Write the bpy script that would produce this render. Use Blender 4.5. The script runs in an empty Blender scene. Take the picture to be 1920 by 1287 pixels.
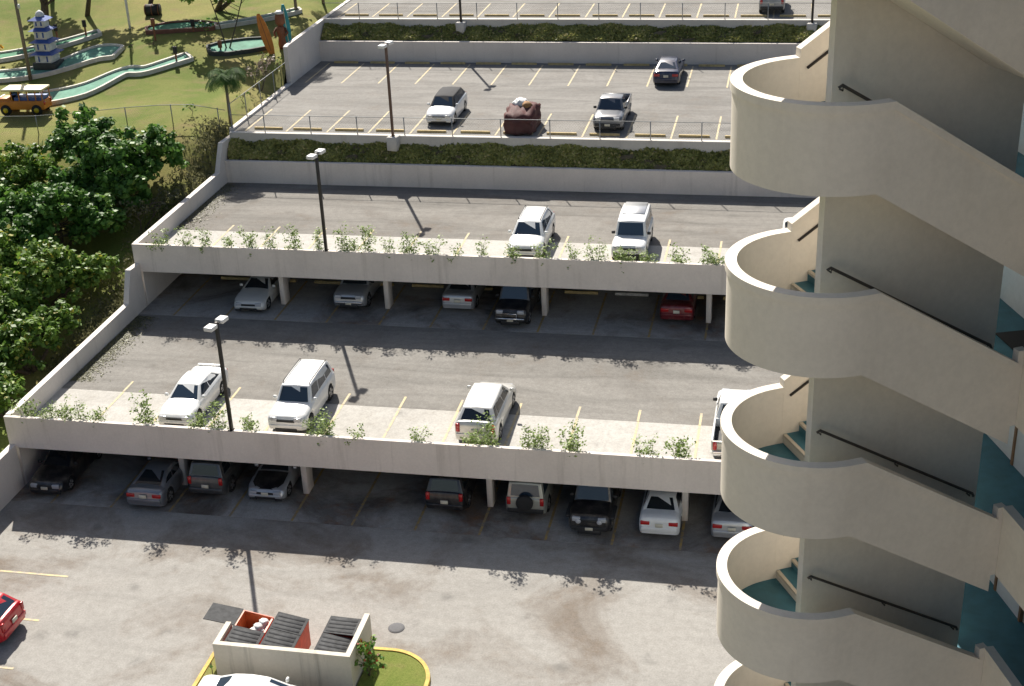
import bpy, bmesh, math, random
from mathutils import Vector, Matrix
import numpy as np
R = math.radians
random.seed(11)
rng = np.random.default_rng(11)
scn = bpy.context.scene
col = scn.collection

# ------------------------------------------------------------------ camera
CAM_Z = 32.56
YAW, PIT, ROL, FPX = -0.21285209, 0.4448287, 0.04464321, 2586.76
f = Vector((math.sin(YAW)*math.cos(PIT), math.cos(YAW)*math.cos(PIT), -math.sin(PIT)))
r0 = Vector((math.cos(YAW), -math.sin(YAW), 0)); d0 = f.cross(r0)
r_ = r0*math.cos(ROL) + d0*math.sin(ROL); d_ = f.cross(r_)
cd = bpy.data.cameras.new('camera'); cam = bpy.data.objects.new('camera', cd); col.objects.link(cam)
cam.matrix_world = Matrix(((r_.x, -d_.x, -f.x, 0), (r_.y, -d_.y, -f.y, 0), (r_.z, -d_.z, -f.z, CAM_Z), (0, 0, 0, 1)))
cd.sensor_fit = 'HORIZONTAL'; cd.sensor_width = 36.0; cd.lens = FPX/1920*36
cd.clip_start = 0.1; cd.clip_end = 3000
scn.camera = cam
# ------------------------------------------------------------------ sky, sun, exposure
SUN = Vector((-0.46, 1.0, 1.0)).normalized()          # towards the sun
elev = math.asin(SUN.z); azim = math.atan2(SUN.x, SUN.y)
w = bpy.data.worlds.new('World'); scn.world = w; w.use_nodes = True
nt = w.node_tree; nt.nodes.clear()
sky = nt.nodes.new('ShaderNodeTexSky'); sky.sky_type = 'NISHITA'; sky.sun_disc = False
sky.sun_elevation = elev; sky.sun_rotation = azim
sky.air_density = 1.0; sky.dust_density = 2.5; sky.ozone_density = 0.6
bg = nt.nodes.new('ShaderNodeBackground'); bg.inputs['Strength'].default_value = 0.055
wo = nt.nodes.new('ShaderNodeOutputWorld')
nt.links.new(sky.outputs[0], bg.inputs['Color']); nt.links.new(bg.outputs[0], wo.inputs['Surface'])
sl = bpy.data.lights.new('sun', 'SUN'); sl.energy = 4.8; sl.angle = R(0.53); sl.color = (1.0, 0.945, 0.86)
so = bpy.data.objects.new('sun', sl); col.objects.link(so)
so.location = (-40, 120, 90); so.rotation_euler = SUN.to_track_quat('Z', 'Y').to_euler()
vs = scn.view_settings
scn.display_settings.display_device = 'sRGB'
vs.view_transform = 'Standard'; vs.look = 'None'; vs.exposure = 0.90; vs.gamma = 1.0; vs.use_curve_mapping = False
scn.render.engine = 'CYCLES'
scn.cycles.max_bounces = 8; scn.cycles.diffuse_bounces = 5; scn.cycles.glossy_bounces = 3
scn.cycles.transparent_max_bounces = 8; scn.cycles.caustics_reflective = False; scn.cycles.caustics_refractive = False
scn.cycles.sample_clamp_indirect = 6.0
scn.cycles.use_denoising = True

# ------------------------------------------------------------------ materials
MATS = {}
def new_mat(name):
    m = bpy.data.materials.new(name); m.use_nodes = True
    n = m.node_tree; b = n.nodes['Principled BSDF']; MATS[name] = m
    return m, n, b
def node(n, typ, **kw):
    x = n.nodes.new(typ)
    for k, v in kw.items():
        if k in x.inputs: x.inputs[k].default_value = v
        else: setattr(x, k, v)
    return x
def coords(n, scale=(1, 1, 1), rot=(0, 0, 0)):
    tc = n.nodes.new('ShaderNodeNewGeometry')
    mp = node(n, 'ShaderNodeMapping'); mp.inputs['Scale'].default_value = scale; mp.inputs['Rotation'].default_value = rot
    n.links.new(tc.outputs['Position'], mp.inputs['Vector']); return mp.outputs['Vector']
def noise(n, vec, scale, detail=4, rough=0.6, dist=0.0):
    x = node(n, 'ShaderNodeTexNoise'); x.inputs['Scale'].default_value = scale; x.inputs['Detail'].default_value = detail
    x.inputs['Roughness'].default_value = rough; x.inputs['Distortion'].default_value = dist
    n.links.new(vec, x.inputs['Vector']); return x.outputs['Fac']
def ramp(n, fac, stops):
    x = node(n, 'ShaderNodeValToRGB'); e = x.color_ramp.elements
    while len(e) < len(stops): e.new(0.5)
    for i, (p, c) in enumerate(stops):
        e[i].position = p; e[i].color = (c, c, c, 1) if isinstance(c, (int, float)) else (*c, 1)
    n.links.new(fac, x.inputs['Fac']); return x.outputs['Color']
def mix(n, a, b, fac, mode='MIX'):
    x = n.nodes.new('ShaderNodeMix'); x.data_type = 'RGBA'; x.blend_type = mode
    for s, v in ((x.inputs[0], fac), (x.inputs[6], a), (x.inputs[7], b)):
        if hasattr(v, 'is_linked') or hasattr(v, 'links'): n.links.new(v, s)
        elif isinstance(v, (int, float)): s.default_value = v
        else: s.default_value = (*v, 1)
    return x.outputs[2]
def bump(n, b, h, strength=0.3, dist=0.02):
    x = node(n, 'ShaderNodeBump'); x.inputs['Strength'].default_value = strength; x.inputs['Distance'].default_value = dist
    n.links.new(h, x.inputs['Height']); n.links.new(x.outputs['Normal'], b.inputs['Normal'])
def simple(name, c, rough=0.6, metal=0.0, var=0.12, scale=3.0, spec=0.5, coat=0.0):
    m, n, b = new_mat(name)
    fac = noise(n, coords(n), scale, 5)
    cc = mix(n, c, [x*(1-var*2.2) for x in c], ramp(n, fac, [(0.35, 0.0), (0.75, 1.0)]))
    n.links.new(cc, b.inputs['Base Color'])
    b.inputs['Roughness'].default_value = rough; b.inputs['Metallic'].default_value = metal
    b.inputs['Specular IOR Level'].default_value = spec
    if coat: b.inputs['Coat Weight'].default_value = coat; b.inputs['Coat Roughness'].default_value = 0.04
    return m
def asphalt(name, c, stain, brown=(0.20, 0.155, 0.115), streak=0.5, blotch=0.6, seed=0.0):
    m, n, b = new_mat(name)
    v = coords(n); vx = coords(n, (0.10, 0.75, 0.75), (0, 0, R(2)))
    vo = node(n, 'ShaderNodeVectorMath'); vo.operation = 'ADD'; vo.inputs[1].default_value = (seed*31.7, seed*17.3, seed)
    n.links.new(v, vo.inputs[0]); v2 = vo.outputs[0]
    big = noise(n, v2, 0.16, 6, 0.62, 0.8)
    strk = noise(n, vx, 0.9, 6, 0.6, 1.2)
    med = noise(n, v2, 0.9, 6, 0.7)
    fine = noise(n, v2, 14, 4, 0.75)
    spk = noise(n, v2, 42, 2, 0.6)
    c1 = mix(n, c, [x*0.62 for x in c], ramp(n, strk, [(0.44, 0.0), (0.70, 1.0)]))
    c1 = mix(n, c, c1, streak)
    c2 = mix(n, c1, stain, mix(n, (0, 0, 0), ramp(n, big, [(0.47, 0.0), (0.64, 1.0)]), blotch))
    x = node(n, 'ShaderNodeMath'); x.operation = 'MULTIPLY'
    n.links.new(ramp(n, big, [(0.45, 0.0), (0.60, 1.0)]), x.inputs[0]); n.links.new(ramp(n, med, [(0.5, 0.0), (0.72, 1.0)]), x.inputs[1])
    x2 = node(n, 'ShaderNodeMath'); x2.operation = 'MULTIPLY'; x2.inputs[1].default_value = 0.8*blotch
    n.links.new(x.outputs[0], x2.inputs[0])
    c3 = mix(n, c2, brown, x2.outputs[0])
    mot = noise(n, v2, 3.2, 5, 0.75)
    c3 = mix(n, c3, (0.74, 0.73, 0.72), ramp(n, mot, [(0.34, 0.6), (0.60, 0.0)]), 'MULTIPLY')
    c4 = mix(n, c3, (0.5, 0.5, 0.5), ramp(n, fine, [(0.3, 0.6), (0.72, 0.0)]), 'MULTIPLY')
    c5 = mix(n, c4, (0.42, 0.40, 0.37), ramp(n, spk, [(0.62, 0.0), (0.8, 0.55)]))
    # small dark oil drips
    vor = node(n, 'ShaderNodeTexVoronoi'); vor.inputs['Scale'].default_value = 0.55; vor.inputs['Randomness'].default_value = 1.0
    n.links.new(v2, vor.inputs['Vector'])
    drip = node(n, 'ShaderNodeMath'); drip.operation = 'MULTIPLY'
    n.links.new(ramp(n, vor.outputs['Distance'], [(0.06, 1.0), (0.26, 0.0)]), drip.inputs[0])
    n.links.new(ramp(n, med, [(0.46, 0.0), (0.6, 0.75)]), drip.inputs[1])
    c6 = mix(n, c5, [x_*0.42 for x_ in c], drip.outputs[0])
    # hairline cracks
    vc = node(n, 'ShaderNodeTexVoronoi'); vc.feature = 'DISTANCE_TO_EDGE'; vc.inputs['Scale'].default_value = 0.10
    ds = node(n, 'ShaderNodeMix'); ds.data_type = 'VECTOR'; ds.inputs[0].default_value = 0.10
    nz = node(n, 'ShaderNodeTexNoise'); nz.inputs['Scale'].default_value = 1.2; n.links.new(v2, nz.inputs['Vector'])
    va = node(n, 'ShaderNodeVectorMath'); va.operation = 'SCALE'; va.inputs['Scale'].default_value = 6.0; n.links.new(nz.outputs['Color'], va.inputs[0])
    vb = node(n, 'ShaderNodeVectorMath'); vb.operation = 'ADD'; n.links.new(v2, vb.inputs[0]); n.links.new(va.outputs[0], vb.inputs[1])
    n.links.new(vb.outputs[0], vc.inputs['Vector'])
    c7 = mix(n, c6, [x_*0.5 for x_ in c], ramp(n, vc.outputs['Distance'], [(0.001, 0.22), (0.004, 0.0)]))
    n.links.new(c7, b.inputs['Base Color'])
    b.inputs['Roughness'].default_value = 0.92; b.inputs['Specular IOR Level'].default_value = 0.25
    bump(n, b, fine, 0.35, 0.015)
    return m
def painted(name, c, dirt=(0.33, 0.28, 0.23), amount=0.5, rough=0.8):
    m, n, b = new_mat(name)
    v = coords(n); vz = coords(n, (2.2, 2.2, 0.12))
    s = noise(n, vz, 1.0, 5, 0.65); big = noise(n, v, 0.35, 4); fine = noise(n, v, 9, 4, 0.7)
    c1 = mix(n, c, [x*0.88 for x in c], ramp(n, big, [(0.38, 0.0), (0.66, 1.0)]))
    c2 = mix(n, c1, dirt, mix(n, (0, 0, 0), ramp(n, s, [(0.56, 0.0), (0.80, 1.0)]), amount))
    c3 = mix(n, c2, (0.86, 0.86, 0.86), ramp(n, fine, [(0.35, 0.5), (0.65, 0.0)]), 'MULTIPLY')
    n.links.new(c3, b.inputs['Base Color']); b.inputs['Roughness'].default_value = rough
    b.inputs['Specular IOR Level'].default_value = 0.3
    bump(n, b, fine, 0.12, 0.01)
    return m
def paintwork(name, c, metal=0.0, rough=0.32, dust=0.25):
    m, n, b = new_mat(name)
    v = node(n, 'ShaderNodeTexCoord').outputs['Object']
    d = noise(n, v, 2.2, 5, 0.65)
    cc = mix(n, c, (0.36, 0.32, 0.27), mix(n, (0, 0, 0), ramp(n, d, [(0.45, 0.0), (0.8, 1.0)]), dust))
    n.links.new(cc, b.inputs['Base Color']); b.inputs['Metallic'].default_value = metal
    b.inputs['Roughness'].default_value = rough; b.inputs['Coat Weight'].default_value = 0.7; b.inputs['Coat Roughness'].default_value = 0.06
    return m
def leafmat(name, c1, c2, rough=0.5, trans=0.32, bright=None):
    m, n, b = new_mat(name)
    at = node(n, 'ShaderNodeAttribute'); at.attribute_name = 'tint'
    stops = [(0.0, c1), (0.75, c2)]
    if bright: stops.append((1.0, bright))
    cc = ramp(n, at.outputs['Fac'], stops)
    n.links.new(cc, b.inputs['Base Color']); b.inputs['Roughness'].default_value = rough
    b.inputs['Specular IOR Level'].default_value = 0.28
    t = node(n, 'ShaderNodeBsdfTranslucent'); n.links.new(cc, t.inputs['Color'])
    ms = n.nodes.new('ShaderNodeMixShader'); ms.inputs[0].default_value = trans
    n.links.new(b.outputs[0], ms.inputs[1]); n.links.new(t.outputs[0], ms.inputs[2])
    n.links.new(ms.outputs[0], n.nodes['Material Output'].inputs['Surface'])
    return m

asphalt('asphalt_low', (0.365, 0.35, 0.322), (0.215, 0.185, 0.155), blotch=1.0, streak=0.35, seed=1.0)
asphalt('asphalt_mid', (0.275, 0.262, 0.238), (0.185, 0.172, 0.154), blotch=0.5, streak=0.85, seed=2.0)
asphalt('asphalt_up', (0.265, 0.25, 0.225), (0.17, 0.155, 0.138), blotch=0.55, streak=0.9, seed=3.0)
asphalt('asphalt_far', (0.285, 0.273, 0.252), (0.19, 0.18, 0.165), blotch=0.5, streak=0.9, seed=4.0)
asphalt('deck_concrete', (0.54, 0.52, 0.48), (0.42, 0.40, 0.36), brown=(0.3, 0.27, 0.22), blotch=0.4, streak=0.2, seed=5.0)
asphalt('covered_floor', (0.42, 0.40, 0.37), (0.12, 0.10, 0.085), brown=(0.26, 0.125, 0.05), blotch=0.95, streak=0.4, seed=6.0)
painted('wall_paint', (0.76, 0.685, 0.615))
painted('wall_side', (0.74, 0.685, 0.63), amount=0.3)
painted('stair_paint', (0.77, 0.705, 0.615), dirt=(0.55, 0.47, 0.39), amount=0.25)
painted('kerb_concrete', (0.58, 0.55, 0.50), amount=0.4)
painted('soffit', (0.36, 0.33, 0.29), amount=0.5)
painted('enclosure_wall', (0.62, 0.57, 0.48), dirt=(0.22, 0.19, 0.16), amount=0.75)
painted('building_wall', (0.66, 0.69, 0.70), amount=0.15)
simple('teal_floor', (0.045, 0.165, 0.215), 0.55, var=0.15)
simple('nosing', (0.62, 0.55, 0.45), 0.7)
simple('rail_brown', (0.055, 0.043, 0.035), 0.5)
simple('door_paint', (0.55, 0.60, 0.64), 0.5, var=0.06)
simple('door_wood', (0.22, 0.13, 0.07), 0.6)
simple('black_rubber', (0.02, 0.02, 0.02), 0.85)
simple('yellow_paint', (0.66, 0.47, 0.16), 0.8, var=0.2, scale=6)
simple('white_paint', (0.66, 0.63, 0.57), 0.8, var=0.2, scale=6)
simple('stop_yellow', (0.60, 0.45, 0.20), 0.8, var=0.2, scale=4)
simple('kerb_yellow', (0.62, 0.42, 0.08), 0.75, var=0.22, scale=4)
simple('pole_bronze', (0.045, 0.04, 0.036), 0.5, metal=0.3)
simple('pole_brown', (0.14, 0.085, 0.06), 0.6)
simple('lamp_white', (0.72, 0.72, 0.70), 0.4, var=0.05)
simple('lamp_lens', (0.5, 0.5, 0.48), 0.2)
simple('galv', (0.30, 0.31, 0.31), 0.5, metal=0.6)
simple('wire', (0.20, 0.21, 0.21), 0.6, metal=0.4)
simple('soil', (0.14, 0.11, 0.065), 0.95, var=0.25, scale=2)
simple('dry_ground', (0.30, 0.26, 0.20), 0.95, var=0.2, scale=.2)
simple('bark', (0.11, 0.085, 0.06), 0.9, var=0.25, scale=8)
simple('palm_bark', (0.24, 0.20, 0.15), 0.9, var=0.25, scale=10)
simple('stem_green', (0.17, 0.18, 0.08), 0.8)
simple('orange_steel', (0.60, 0.105, 0.03), 0.5, var=0.18, scale=3)
simple('orange_inside', (0.52, 0.12, 0.03), 0.6, var=0.25, scale=2)
simple('lid_grey', (0.055, 0.057, 0.06), 0.75, var=0.3, scale=5, spec=0.25)
simple('bag_white', (0.70, 0.70, 0.68), 0.45)
simple('manhole_iron', (0.11, 0.11, 0.115), 0.8, var=0.2)
simple('felt_green', (0.065, 0.24, 0.13), 0.9, var=0.2, scale=1.5)
simple('felt_light', (0.17, 0.38, 0.27), 0.9, var=0.2, scale=1.5)
simple('border_white', (0.66, 0.62, 0.54), 0.8)
simple('border_brown', (0.20, 0.085, 0.055), 0.8)
simple('border_dark', (0.05, 0.055, 0.05), 0.8)
simple('prop_blue', (0.04, 0.10, 0.36), 0.5)
simple('prop_white', (0.70, 0.70, 0.70), 0.6)
simple('prop_brown', (0.23, 0.085, 0.04), 0.7)
simple('prop_orange', (0.60, 0.20, 0.025), 0.5)
simple('prop_teal', (0.02, 0.28, 0.31), 0.5)
simple('prop_yellow', (0.68, 0.50, 0.02), 0.5)
simple('prop_cream', (0.72, 0.64, 0.40), 0.6)
simple('prop_black', (0.025, 0.022, 0.022), 0.7)
simple('maroon_tarp', (0.105, 0.038, 0.036), 0.7, var=0.25, scale=6, spec=0.2)
simple('cardboard', (0.30, 0.16, 0.06), 0.85)
simple('glass', (0.012, 0.016, 0.02), 0.04, spec=0.9, var=0.0)
simple('glass_blue', (0.02, 0.035, 0.055), 0.05, spec=1.0, var=0.0)
simple('tyre', (0.018, 0.018, 0.018), 0.85)
simple('alloy', (0.48, 0.48, 0.49), 0.3, metal=0.8)
simple('chrome', (0.65, 0.65, 0.66), 0.12, metal=1.0, var=0.02)
simple('black_trim', (0.02, 0.02, 0.021), 0.6)
simple('head_lamp', (0.42, 0.43, 0.45), 0.10, var=0.03, spec=0.9)
simple('tail_lamp', (0.42, 0.012, 0.012), 0.15, var=0.05, spec=0.8)
simple('amber_lamp', (0.55, 0.17, 0.02), 0.2)
simple('plate', (0.66, 0.62, 0.50), 0.5)
leafmat('leaf_dark', (0.036, 0.10, 0.018), (0.12, 0.25, 0.042), bright=(0.22, 0.32, 0.055))
leafmat('leaf_mid', (0.065, 0.135, 0.02), (0.19, 0.305, 0.05), bright=(0.36, 0.33, 0.05))
leafmat('leaf_olive', (0.085, 0.088, 0.045), (0.19, 0.185, 0.095))
leafmat('leaf_fresh', (0.14, 0.20, 0.055), (0.30, 0.40, 0.11))
leafmat('leaf_pink', (0.16, 0.13, 0.09), (0.30, 0.24, 0.19))
leafmat('leaf_ivy', (0.15, 0.165, 0.045), (0.38, 0.38, 0.115), bright=(0.5, 0.42, 0.2))
leafmat('leaf_palm', (0.03, 0.075, 0.015), (0.085, 0.16, 0.035), rough=.65)
leafmat('leaf_croton', (0.06, 0.16, 0.03), (0.20, 0.32, 0.05), bright=(0.35, 0.06, 0.03))
leafmat('leaf_orange', (0.40, 0.18, 0.02), (0.62, 0.35, 0.05))
# lawn
m, n, b = new_mat('lawn')
v = coords(n); vd = coords(n, (0.5, 1.0, 1.0), (0, 0, R(12)))
a1 = noise(n, v, 0.11, 6, 0.6, 0.6); a2 = noise(n, vd, 0.8, 6, 0.7); a3 = noise(n, v, 12, 4, 0.8)
c1 = mix(n, (0.155, 0.195, 0.042), (0.315, 0.275, 0.10), ramp(n, a1, [(0.40, 0.0), (0.62, 1.0)]))
c2 = mix(n, c1, (0.27, 0.205, 0.10), ramp(n, a2, [(0.50, 0.0), (0.72, 0.85)]))
c3 = mix(n, c2, (0.48, 0.54, 0.40), ramp(n, a3, [(0.3, 0.75), (0.7, 0.0)]), 'MULTIPLY')
n.links.new(c3, b.inputs['Base Color']); b.inputs['Roughness'].default_value = 0.95; b.inputs['Specular IOR Level'].default_value = 0.15
bump(n, b, a3, 0.7, 0.05)

# ------------------------------------------------------------------ mesh helpers
class MB:
    def __init__(s): s.v = []; s.f = []; s.s = []; s.m = []
    def add(s, vs_, fs, smooth=False, mi=0):
        o = len(s.v); s.v += [tuple(p) for p in vs_]
        for q in fs: s.f.append(tuple(i+o for i in q)); s.s.append(smooth); s.m.append(mi)
        return s
    def box(s, x0, x1, y0, y1, z0, z1, mi=0):
        return s.add([(x0, y0, z0), (x1, y0, z0), (x1, y1, z0), (x0, y1, z0), (x0, y0, z1), (x1, y0, z1), (x1, y1, z1), (x0, y1, z1)],
                     [(0, 3, 2, 1), (4, 5, 6, 7), (0, 1, 5, 4), (1, 2, 6, 5), (2, 3, 7, 6), (3, 0, 4, 7)], False, mi)
    def bbox(s, x0, x1, y0, y1, z0, z1, bv=0.02, seg=2, mi=0):
        bm = bmesh.new(); bmesh.ops.create_cube(bm, size=1.0)
        for q in bm.verts: q.co = Vector(((x0+x1)/2+q.co.x*(x1-x0), (y0+y1)/2+q.co.y*(y1-y0), (z0+z1)/2+q.co.z*(z1-z0)))
        bmesh.ops.bevel(bm, geom=bm.edges[:], offset=bv, segments=seg, affect='EDGES', profile=0.5)
        s.bm(bm, True, mi); return s
    def bm(s, bm, smooth=False, mi=0):
        bm.verts.index_update()
        s.add([q.co[:] for q in bm.verts], [[q.index for q in fc.verts] for fc in bm.faces], smooth, mi); bm.free(); return s
    def prism_x(s, poly, x0, x1, mi=0):      # polygon in (y, z), extruded along x
        k = len(poly)
        return s.add([(x0, y, z) for y, z in poly]+[(x1, y, z) for y, z in poly],
                     [tuple(range(k)), tuple(range(2*k-1, k-1, -1))]+[(i, i+k, (i+1) % k+k, (i+1) % k) for i in range(k)], False, mi)
    def prism_z(s, poly, z0, z1, mi=0):
        k = len(poly)
        return s.add([(x, y, z0) for x, y in poly]+[(x, y, z1) for x, y in poly],
                     [tuple(range(k-1, -1, -1)), tuple(range(k, 2*k))]+[(i, (i+1) % k, (i+1) % k+k, i+k) for i in range(k)], False, mi)
    def tube(s, pts, rad, k=8, mi=0, cap=True):
        pts = [Vector(p) for p in pts]; rad = rad if isinstance(rad, (list, tuple)) else [rad]*len(pts)
        vs_, fs = [], []
        for i, p in enumerate(pts):
            t = (pts[min(i+1, len(pts)-1)]-pts[max(i-1, 0)]).normalized()
            a = t.cross(Vector((0, 0, 1)) if abs(t.z) < 0.95 else Vector((1, 0, 0))).normalized(); c = t.cross(a)
            for j in range(k):
                g = 2*math.pi*j/k; vs_.append(p+(a*math.cos(g)+c*math.sin(g))*rad[i])
        for i in range(len(pts)-1):
            for j in range(k): fs.append((i*k+j, i*k+(j+1) % k, (i+1)*k+(j+1) % k, (i+1)*k+j))
        if cap: fs += [tuple(range(k-1, -1, -1)), tuple(range((len(pts)-1)*k, len(pts)*k))]
        return s.add(vs_, fs, True, mi)
    def lathe(s, prof, k=16, o=(0, 0, 0), mi=0, smooth=True):    # profile of (r, z)
        vs_, fs = [], []
        for r, z in prof:
            for j in range(k): g = 2*math.pi*j/k; vs_.append((o[0]+r*math.cos(g), o[1]+r*math.sin(g), o[2]+z))
        for i in range(len(prof)-1):
            for j in range(k): fs.append((i*k+j, i*k+(j+1) % k, (i+1)*k+(j+1) % k, (i+1)*k+j))
        fs += [tuple(range(k-1, -1, -1)), tuple(range((len(prof)-1)*k, len(prof)*k))]
        return s.add(vs_, fs, smooth, mi)
    def mesh(s, name, mats):
        me = bpy.data.meshes.new(name); me.from_pydata(s.v, [], s.f)
        for m_ in (mats if isinstance(mats, (list, tuple)) else [mats]): me.materials.append(MATS[m_])
        me.polygons.foreach_set('use_smooth', s.s); me.polygons.foreach_set('material_index', s.m)
        me.update(); return me
    def build(s, name, mats, parent=None, loc=None):
        return put(name, s.mesh(name, mats), parent, loc)
def put(name, me, parent=None, loc=None, rz=0.0):
    o = bpy.data.objects.new(name, me); col.objects.link(o)
    if parent is not None: o.parent = parent
    if loc is not None: o.location = loc
    if rz: o.rotation_euler = (0, 0, rz)
    return o
def tag(o, label=None, cat=None, group=None, kind=None):
    if label: o['label'] = label
    if cat: o['category'] = cat
    if group: o['group'] = group
    if kind: o['kind'] = kind
    return o
def thing(name, label, cat, loc=(0, 0, 0), rz=0.0, group=None):
    return tag(put(name, None, None, loc, rz), label, cat, group)
def struct(name, mb, mats): return tag(mb.build(name, mats), kind='structure')

# ------------------------------------------------------------------ the ground and the parking levels
XL, XR = -34.0, 46.0
TY = [-150, 20, 30, 40, 49, 62, 70, 77, 89, 100, 130, 400]; TZ = [-.35, -.3, -.2, .5, 1.6, 3.4, 5.2, 7.9, 9.7, 11.6, 14.5, 20]
def terr(x, y):
    z = float(np.interp(y, TY, TZ))
    k = min(1.0, max(0.0, (-34.3-x)/1.5))                       # a little hollow right beside the boundary wall
    cap = float(np.interp(y, [49, 49.5, 61.6, 62.4, 63.3, 63.8, 75.1, 76.3, 78.1, 78.4, 88.7, 89.3, 130], [2.0, 3.4, 3.4, 5.0, 5.0, 6.1, 6.1, 7.75, 7.75, 8.2, 8.2, 10.6, 10.7]))
    if y > 49: z = min(z, cap+max(0.0, (-34.3-x)*.55))
    hmp = 0.25*math.sin(x*0.31+y*0.17)+0.18*math.sin(x*0.13-y*0.41+1.0)
    return z+hmp*k-0.05*(1-k)
mb = MB(); S = 1500
mb.add([(-S, -S, -.45), (S, -S, -.45), (S, S, -.45), (-S, S, -.45)], [(0, 1, 2, 3)])
struct('ground', mb, 'dry_ground')
xs = sorted(set([-260, -180, -120, -95]+[-80+1.0*i for i in range(46)]+[-34.28])); ys = sorted(set([-150, -60, 0, 20]+[30+1.0*i for i in range(96)]+[140, 170, 220, 300, 400]))
mb = MB(); nx = len(xs)
mb.add([(x, y, terr(x, y)) for y in ys for x in xs], [(j*nx+i, j*nx+i+1, (j+1)*nx+i+1, (j+1)*nx+i) for j in range(len(ys)-1) for i in range(nx-1)], True)
struct('hillside', mb, 'lawn')
mb = MB(); mb.add([(-34.28, 126, 10.6), (260, 126, 10.6), (260, 400, 19), (-34.28, 400, 19)], [(0, 1, 2, 3)]); struct('upper_hillside', mb, 'lawn')

lot_low = struct('lower_parking_lot', MB().box(XL, XR, -40, 47.95, -.4, 0), 'asphalt_low')
floor_low = struct('lower_covered_floor', MB().box(XL, XR, 47.96, 54.2, -.4, 0.01), 'covered_floor')
lot_mid = struct('middle_parking_lot', MB().box(XL, XR, 53.76, 62.45, 2.35, 2.75), 'asphalt_mid')
floor_mid = struct('middle_covered_floor', MB().box(XL, XR, 62.46, 68.6, 2.35, 2.76), 'covered_floor')
lot_up = struct('upper_parking_lot', MB().box(XL, XR, 68.06, 76.2, 5.1, 5.5), 'asphalt_up')
lot_4 = struct('fenced_parking_lot', MB().box(XL, XR, 77.76, 95.45, 7.8, 8.22), 'asphalt_far')
lot_5 = struct('top_parking_lot', MB().box(XL, XR, 97.26, 126, 10.5, 10.92), 'asphalt_far')

def deck(y0, z, label, cols, depth=4.55):
    t = thing('parking_deck', label, 'parking deck', (0, 0, 0), 0, 'parking decks over covered bays')
    # front parapet with a shallow planting trough behind it
    MB().box(-34.3, XR, y0, y0+.18, z-.69, z+.88).build('parapet', 'wall_paint', t)
    MB().box(XL, XR, y0+.181, y0+.62, z-.5, z+.10).build('planter_trough', 'kerb_concrete', t)
    MB().box(XL, XR, y0+.3, y0+.56, z+.10, z+.15).build('planter_soil', 'soil', t)
    MB().box(XL, XR, y0+.63, y0+depth, z-.32, z).build('deck_slab', 'deck_concrete', t)
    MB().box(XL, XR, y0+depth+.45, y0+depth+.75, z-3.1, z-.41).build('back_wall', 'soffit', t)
    for x in cols:
        MB().bbox(x-.13, x+.13, y0+1.0, y0+1.75, z-2.74, z-.321, .015, 1).build('column', 'wall_paint', t)
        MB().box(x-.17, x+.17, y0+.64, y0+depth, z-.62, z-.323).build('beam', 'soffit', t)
    return t
colx = [-26.5, -20.65, -12.15, -3.65, 4.85, 13.35, 21.8, 30.3]
deck(49.2, 2.75, 'lower concrete parking deck whose covered bays hold the black jeep', colx)
deck(63.5, 5.50, 'upper concrete parking deck whose covered bays hold the red sedan', colx)
# boundary wall on the left, stepping up with the levels
def side_wall(poly, label):
    o = MB().prism_x(poly, -34.3, -34.001).build('boundary_wall', 'wall_side'); return tag(o, label, 'wall', 'stepped boundary walls')
side_wall([(20, -.6), (49.19, -.6), (49.19, 2.2), (20, 2.2)], 'low pale boundary wall beside the lower covered bays')
side_wall([(49.385, -.6), (63.49, -.6), (63.49, 5.28), (62.35, 5.36), (61.55, 3.72), (49.385, 3.66)], 'pale boundary wall beside the middle lot, stepping up at the upper deck')
side_wall([(63.685, 1), (78.2, 1), (78.2, 7.95), (76.25, 8.02), (75.2, 6.45), (63.685, 6.40)], 'pale boundary wall beside the upper lot, stepping up at the ivy bank')
side_wall([(78.21, 6), (88.9, 6), (88.9, 8.36), (78.21, 8.36)], 'low concrete edge wall under the chain-link fence beside the lawn')
side_wall([(88.92, 6), (126, 6), (126, 11.1), (89.3, 10.92), (88.92, 10.85)], 'tall pale boundary wall behind the standing surfboards')
# terrace walls, banks, kerbs
def terrace(y, z0, z1, label):
    o = MB().box(XL, XR, y, y+.3, z0-.3, z1).build('terrace_wall', 'wall_paint'); tag(o, label, 'wall', 'terrace retaining walls')
    MB().box(-33.4, XR, y-.006, y-.001, z0+.55, z0+.56).build('joint', 'soffit', o) if False else None
    return o
terrace(76.2, 5.5, 6.88, 'long pale retaining wall at the back of the upper deck lot')
terrace(95.45, 8.22, 9.70, 'long pale retaining wall behind the dark blue sedan')
def bank(y0, z0, y1, z1, nm):
    mb = MB(); nxx, nyy = 260, 8
    vs_ = []
    for j in range(nyy+1):
        for i in range(nxx+1):
            t = j/nyy; x = XL+(XR-XL)*i/nxx
            b_ = 0.10*math.sin(x*1.7+j)+0.08*math.sin(x*3.9-j*1.3)
            vs_.append((x, y0+(y1-y0)*t, z0+(z1-z0)*t+b_*math.sin(math.pi*t)))
    mb.add(vs_, [(j*(nxx+1)+i, j*(nxx+1)+i+1, (j+1)*(nxx+1)+i+1, (j+1)*(nxx+1)+i) for j in range(nyy) for i in range(nxx)], True)
    return struct(nm, mb, 'soil')
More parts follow.
